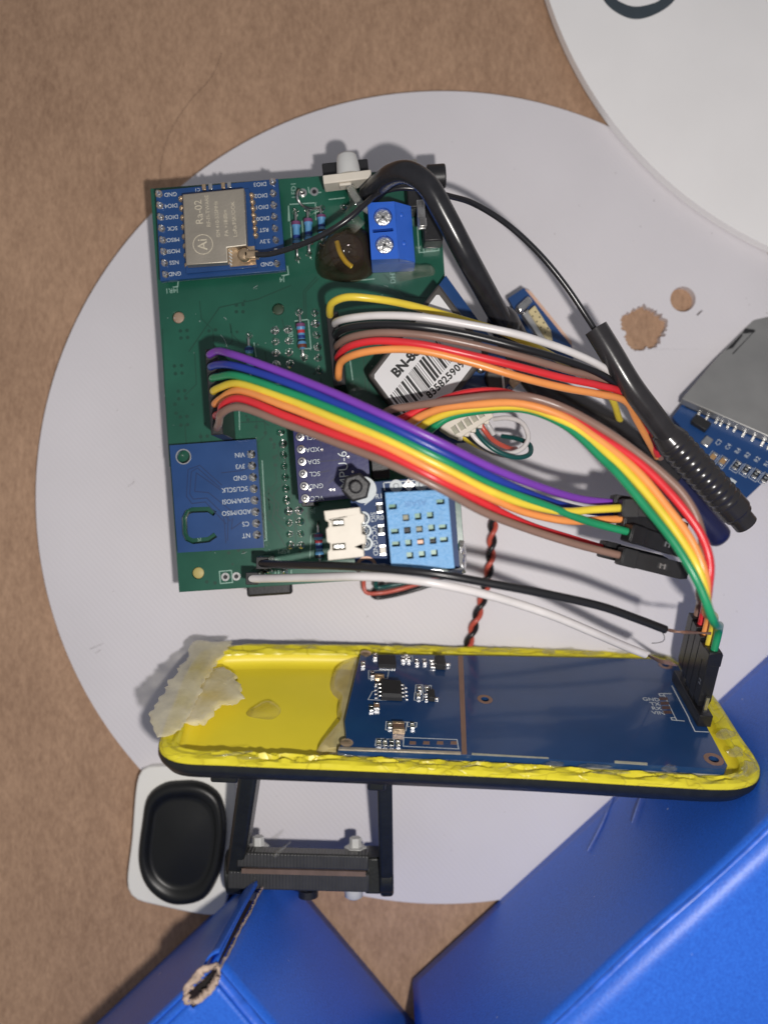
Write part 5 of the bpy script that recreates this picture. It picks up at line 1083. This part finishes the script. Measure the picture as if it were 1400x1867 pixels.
part('thin_cable', MB().tube([P(*p) for p in ((466, 464, 28.5), (490, 463, 28.7), (530, 452, 30), (580, 432, 32.5), (630, 402, 34), (665, 372, 34), (690, 352, 32), (730, 342, 31), (780, 347, 31), (820, 357, 33), (860, 369, 36), (920, 405, 38), (980, 459, 38), (1030, 519, 37), (1070, 578, 36), (1100, 625, 36))], .62, 12, .8), RUBBER, an, sharp=70)
part('coaxial_plug', MB().lathe(Fr(P(447, 466, 26.2), (1, 0, 0)), [(1.5, 0), (1.5, 1.0), (1.2, 1.5), (.6, 1.7)], 14).box(flat(458, 465, 27.2, 3), -1.4, 1.6, -.8, .8, -.9, .7), GOLD, an, bevel=.2)
part('heat_shrink_tube', MB().tube([P(*p) for p in ((1086, 598, 36), (1110, 637, 36), (1150, 703, 35.5), (1190, 757, 34), (1228, 810, 32))], 2.45, 22, .7), SHRINK, an, sharp=50)
ribs = 15
part('ribbed_strain_relief', MB().tube([P(*p) for p in ((1206, 785, 32.5), (1218, 797, 32), (1265, 848, 30), (1310, 897, 28), (1346, 938, 26))], 3.5, 24, .22, rf=lambda q: (.72 + .28 * min(1, q / .12)) * (1 + (.035 * math.sin(q * ribs * 2 * math.pi) if .12 < q < .84 else 0)) * (1 if q < .96 else .9)), SHRINK, an, sharp=80)
part('lead_tip', MB().tube([P(*p) for p in ((1338, 930, 26), (1350, 944, 25.6), (1360, 956, 25.2))], 2.6, 20, .5), SHRINK, an, sharp=50)

pw = thing('power_wire_pair', 'loose black and white wires with bare copper ends reaching toward the yellow tray', 'wire pair', V(P(470, 1040, ZP).x, P(470, 1040, ZP).y, ZP))
part('wire', MB().tube([P(*p) for p in ((474, 1027, 30), (485, 1028, 32), (540, 1030, 40), (620, 1032, 49), (700, 1037, 54), (790, 1046, 56), (900, 1065, 55), (1000, 1084, 53), (1100, 1107, 50), (1160, 1128, 48), (1213, 1148, 46))], .82, 14, .8), W['black'], pw, sharp=70, label='black wire')
part('wire', MB().tube([P(*p) for p in ((455, 1055, 30), (475, 1055, 32), (560, 1053, 41), (650, 1051, 50), (720, 1054, 52), (800, 1065, 53), (900, 1088, 50), (1000, 1120, 46), (1080, 1153, 41), (1140, 1179, 36), (1176, 1193, 33))], .86, 14, .8), W['white'], pw, sharp=70, label='white wire')
part('connector_housing', MB().box(flat(478, 1027, 31, 0), -1.3, 1.3, -1.3, 1.3, -10.8, 0), BLACKD, pw, bevel=.12)
part('connector_housing', MB().box(flat(459, 1055, 31, 0), -1.3, 1.3, -1.3, 1.3, -10.8, 0), BLACKD, pw, bevel=.12)
rnd = random.Random(2)
for k in range(5): part('copper_strand', MB().tube([P(1208, 1146, 46), P(1225 + rnd.uniform(-3, 3), 1150 + 2 * math.sin(k), 45), P(1245, 1153 + 2 * math.sin(k * 2 + 1), 45), P(1270, 1154 + 2 * math.sin(k * 3), 44), P(1296, 1155 + rnd.uniform(-2, 2), 43)], .14, 6, .8), COPPER, pw)
part('loose_strand', MB().tube([P(1205, 1150, 46), P(1211, 1160, 46), P(1210, 1168, 46), P(1201, 1172, 46), P(1188, 1173, 46)], .08, 5, .6), CHIP, pw)
for k in range(4): part('copper_strand', MB().tube([P(1172, 1190, 33), P(1190, 1198 + k, 26), P(1208, 1204 + 2 * k, 17), P(1222 + 4 * k, 1205 + 3 * k, 12)], .13, 6, .8), COPPER, pw)
part('insulation_flap', MB().tube([P(1168, 1189, 33.5), P(1178, 1191, 33.5), P(1184, 1191, 33)], .6, 8, .5, rf=lambda q: 1 - .6 * q), W['white'], pw)

tw = thing('twisted_wire_pair', 'red and black twisted wire pair running down the white disc under the tray', 'wire pair', V(P(880, 1050, ZD).x, P(880, 1050, ZD).y, ZD))
base = spline([P(*p) for p in ((905, 905, 6), (899, 960, 5), (893, 1030, 4.4), (882, 1085, 4.2), (868, 1130, 4.2), (853, 1180, 4.2), (845, 1220, 4.2))], .6)
for ph, c in ((0, 'red'), (math.pi, 'black')):
    pts = []; Ls = 0
    for i, p in enumerate(base):
        if i: Ls += (p - base[i - 1]).length
        t_ = (base[min(i + 1, len(base) - 1)] - base[max(i - 1, 0)]).normalized(); n_ = V(-t_.y, t_.x, 0).normalized()
        a = Ls / 7.2 * 2 * math.pi + ph; pts.append(p + n_ * (.62 * math.cos(a)) + V(0, 0, .62 * math.sin(a)))
    part('wire', MB().tube(pts, .6, 10, .6), W['coral' if c == 'red' else 'black'], tw, sharp=70, label=c + ' twisted wire')
lw = thing('thin_wire_loop', 'coral, black and dark green thin wires looping out below the green board', 'wire loop', V(P(720, 1080, ZD).x, P(720, 1080, ZD).y, ZD))
for c, p in (('coral', [(668, 1040, 8), (663, 1062, 7), (667, 1079, 6.5), (690, 1081, 6.5), (730, 1075, 6.5), (775, 1060, 7), (800, 1050, 8)]), ('black', [(700, 1060, 5), (678, 1082, 4), (684, 1090, 3.8), (710, 1087, 3.8), (750, 1077, 4), (785, 1066, 4.2), (810, 1050, 5)]), ('teal', [(690, 1050, 8), (684, 1068, 7), (690, 1071, 7), (715, 1066, 7), (735, 1062, 7.2), (760, 1050, 8)])):
    wire(lw, c, p, .5)

# ================================================================== card reader board (right edge)
gx = V(.10, -.42)                                   # rises towards the lower right
n5 = V(-gx.x, -gx.y, 1).normalized(); o5 = P(1243, 726, 9.0)
e5 = V(157, -69, 0); e5 = (e5 - n5 * e5.dot(n5)).normalized(); f6 = Fr(o5, e5, None, n5)
sd = thing('card_reader_board', 'blue card reader board with a wide grey metal slot cover at the right edge', 'circuit board', V(P(1320, 800, 6).x, P(1320, 800, 6).y, ZD))
pq = [f6.px(*p, -3) for p in ((1226, 760), (1353, 915), (1480, 795), (1520, 640), (1400, 560), (1330, 640), (1270, 700))]
part('board', MB().prism(f6, pq, -4.4, -3.0), BLUE, sd, bevel=.06)
cq = [f6.px(*p) for p in ((1243, 726), (1304, 655), (1377, 578), (1420, 530), (1600, 600), (1560, 865), (1400, 795))]
cov = part('slot_cover', MB().prism(f6, cq, -2.6, 0), PLATE, sd, bevel=.2)
def cut(pts): part('stamped_cut', MB().prism(f6, [f6.px(*p) for p in pts], .01, .03), CHIP, cov)
cut([(1323, 638), (1352, 608), (1354, 611), (1336, 634)]); cut([(1353, 608), (1358, 598), (1377, 601), (1375, 606)]); cut([(1372, 606), (1377, 602), (1337, 645), (1334, 645)]); cut([(1385, 575), (1393, 565), (1395, 566), (1387, 576)]); cut([(1390, 564), (1398, 562), (1398, 565), (1391, 567)])
part('cover_edge_shade', MB().prism(f6, [f6.px(*p, -2.8) for p in ((1248, 736), (1404, 803), (1404, 808), (1250, 742))], -2.95, -2.6), CHIP, sd)  # dark strip painting the shadow under the cover's lower edge
for k, (x, y) in enumerate(((1275, 753), (1290, 760), (1307, 767), (1315, 771), (1328, 776), (1340, 782), (1356, 791), (1373, 799), (1390, 808), (1402, 814))):
    u, v = f6.px(x, y, -2.9); part('slot_pin', MB().box(f6.sub(u, v, -3.0, -12), -.32, .32, -1.0, 1.2, .02, .35), SOLDER, sd, bevel=.08)
    outline(sd, f6, ((x + 3, y - 5), (x + 10, y - 2)), SILK, .08, -2.97)
ang6 = 0
for k, s_ in enumerate(('C3', 'C4', 'R4', 'R3', 'R2', 'R1')):
    x, y = 1310 + k * 17.6, 806.5 + k * 7.8; u, v = f6.px(x, y, -3); words(sd, s_, f6.sub(u, v, -3.0, 72), .98, SILK, .03)
    x, y = x + 1 - (12 if k < 2 else 4), y + 28; u, v = f6.px(x, y, -3); fk = f6.sub(u, v, -3.0, -18)
    c_ = part('chip_capacitor' if k < 2 else 'chip_resistor', MB().cbox(fk, 0, 0, 1.25, 1.3, .02, .6), bpy.data.materials['tan_capacitor'] if k < 2 else CHIP, sd, bevel=.06)
    for s in (1, -1): part('terminal', MB().cbox(fk, 0, s * .95, 1.28, .55, .02, .62), STEEL, c_, bevel=.06)
    part('silkscreen_line', MB().box(fk, -1.0, -.9, -1.6, 1.6, .01, .03).box(fk, .9, 1.0, -1.6, 1.6, .01, .03).box(fk, -.9, .9, -1.6, -1.5, .01, .03), SILK, sd)
    if k >= 2: part('resistor_code', text_mb('0', fk.sub(0, 0, 0, 90), .7, .62), SILK, c_)
part('regulator', MB().cbox(f6.sub(*f6.px(1276, 775, -3), -3.0, -18), 0, 0, 4.0, 2.4, .02, 1.6), CHIP, sd, bevel=.15)
part('solder_tab', MB().cbox(f6.sub(*f6.px(1288, 806, -3), -3.0, -18), 0, 0, 2.0, 2.6, .02, .6), STEEL, sd, bevel=.2)
part('white_print', MB().cbox(f6.sub(*f6.px(1334, 879, -3), -3.0, -18), 0, 0, 1.6, 1.6, .02, .04), SILK, sd)
for k in range(4): u, v = f6.px(1362 + k * 22, 893 - k * 20, -4.4); p = f6.pt(u, v, -4.4); part('header_pin', MB().cyl(V(p.x - .8, p.y + .6, p.z - .02), V(p.x - .8, p.y + .6, ZD + .05), .32, None, 6), STEEL, sd)

# ================================================================== a hair on the cardboard
single('stray_hair', 'thin dark hair curled on the brown cardboard at the upper left', 'hair', MB().tube([P(*p) for p in ((405, 95, .2), (385, 140, .25), (345, 185, .3), (310, 240, .3), (295, 290, .25), (290, 335, .2))], .035, 5, 1.2), mat('hair_strand', rgb(70, 48, 38), .5))
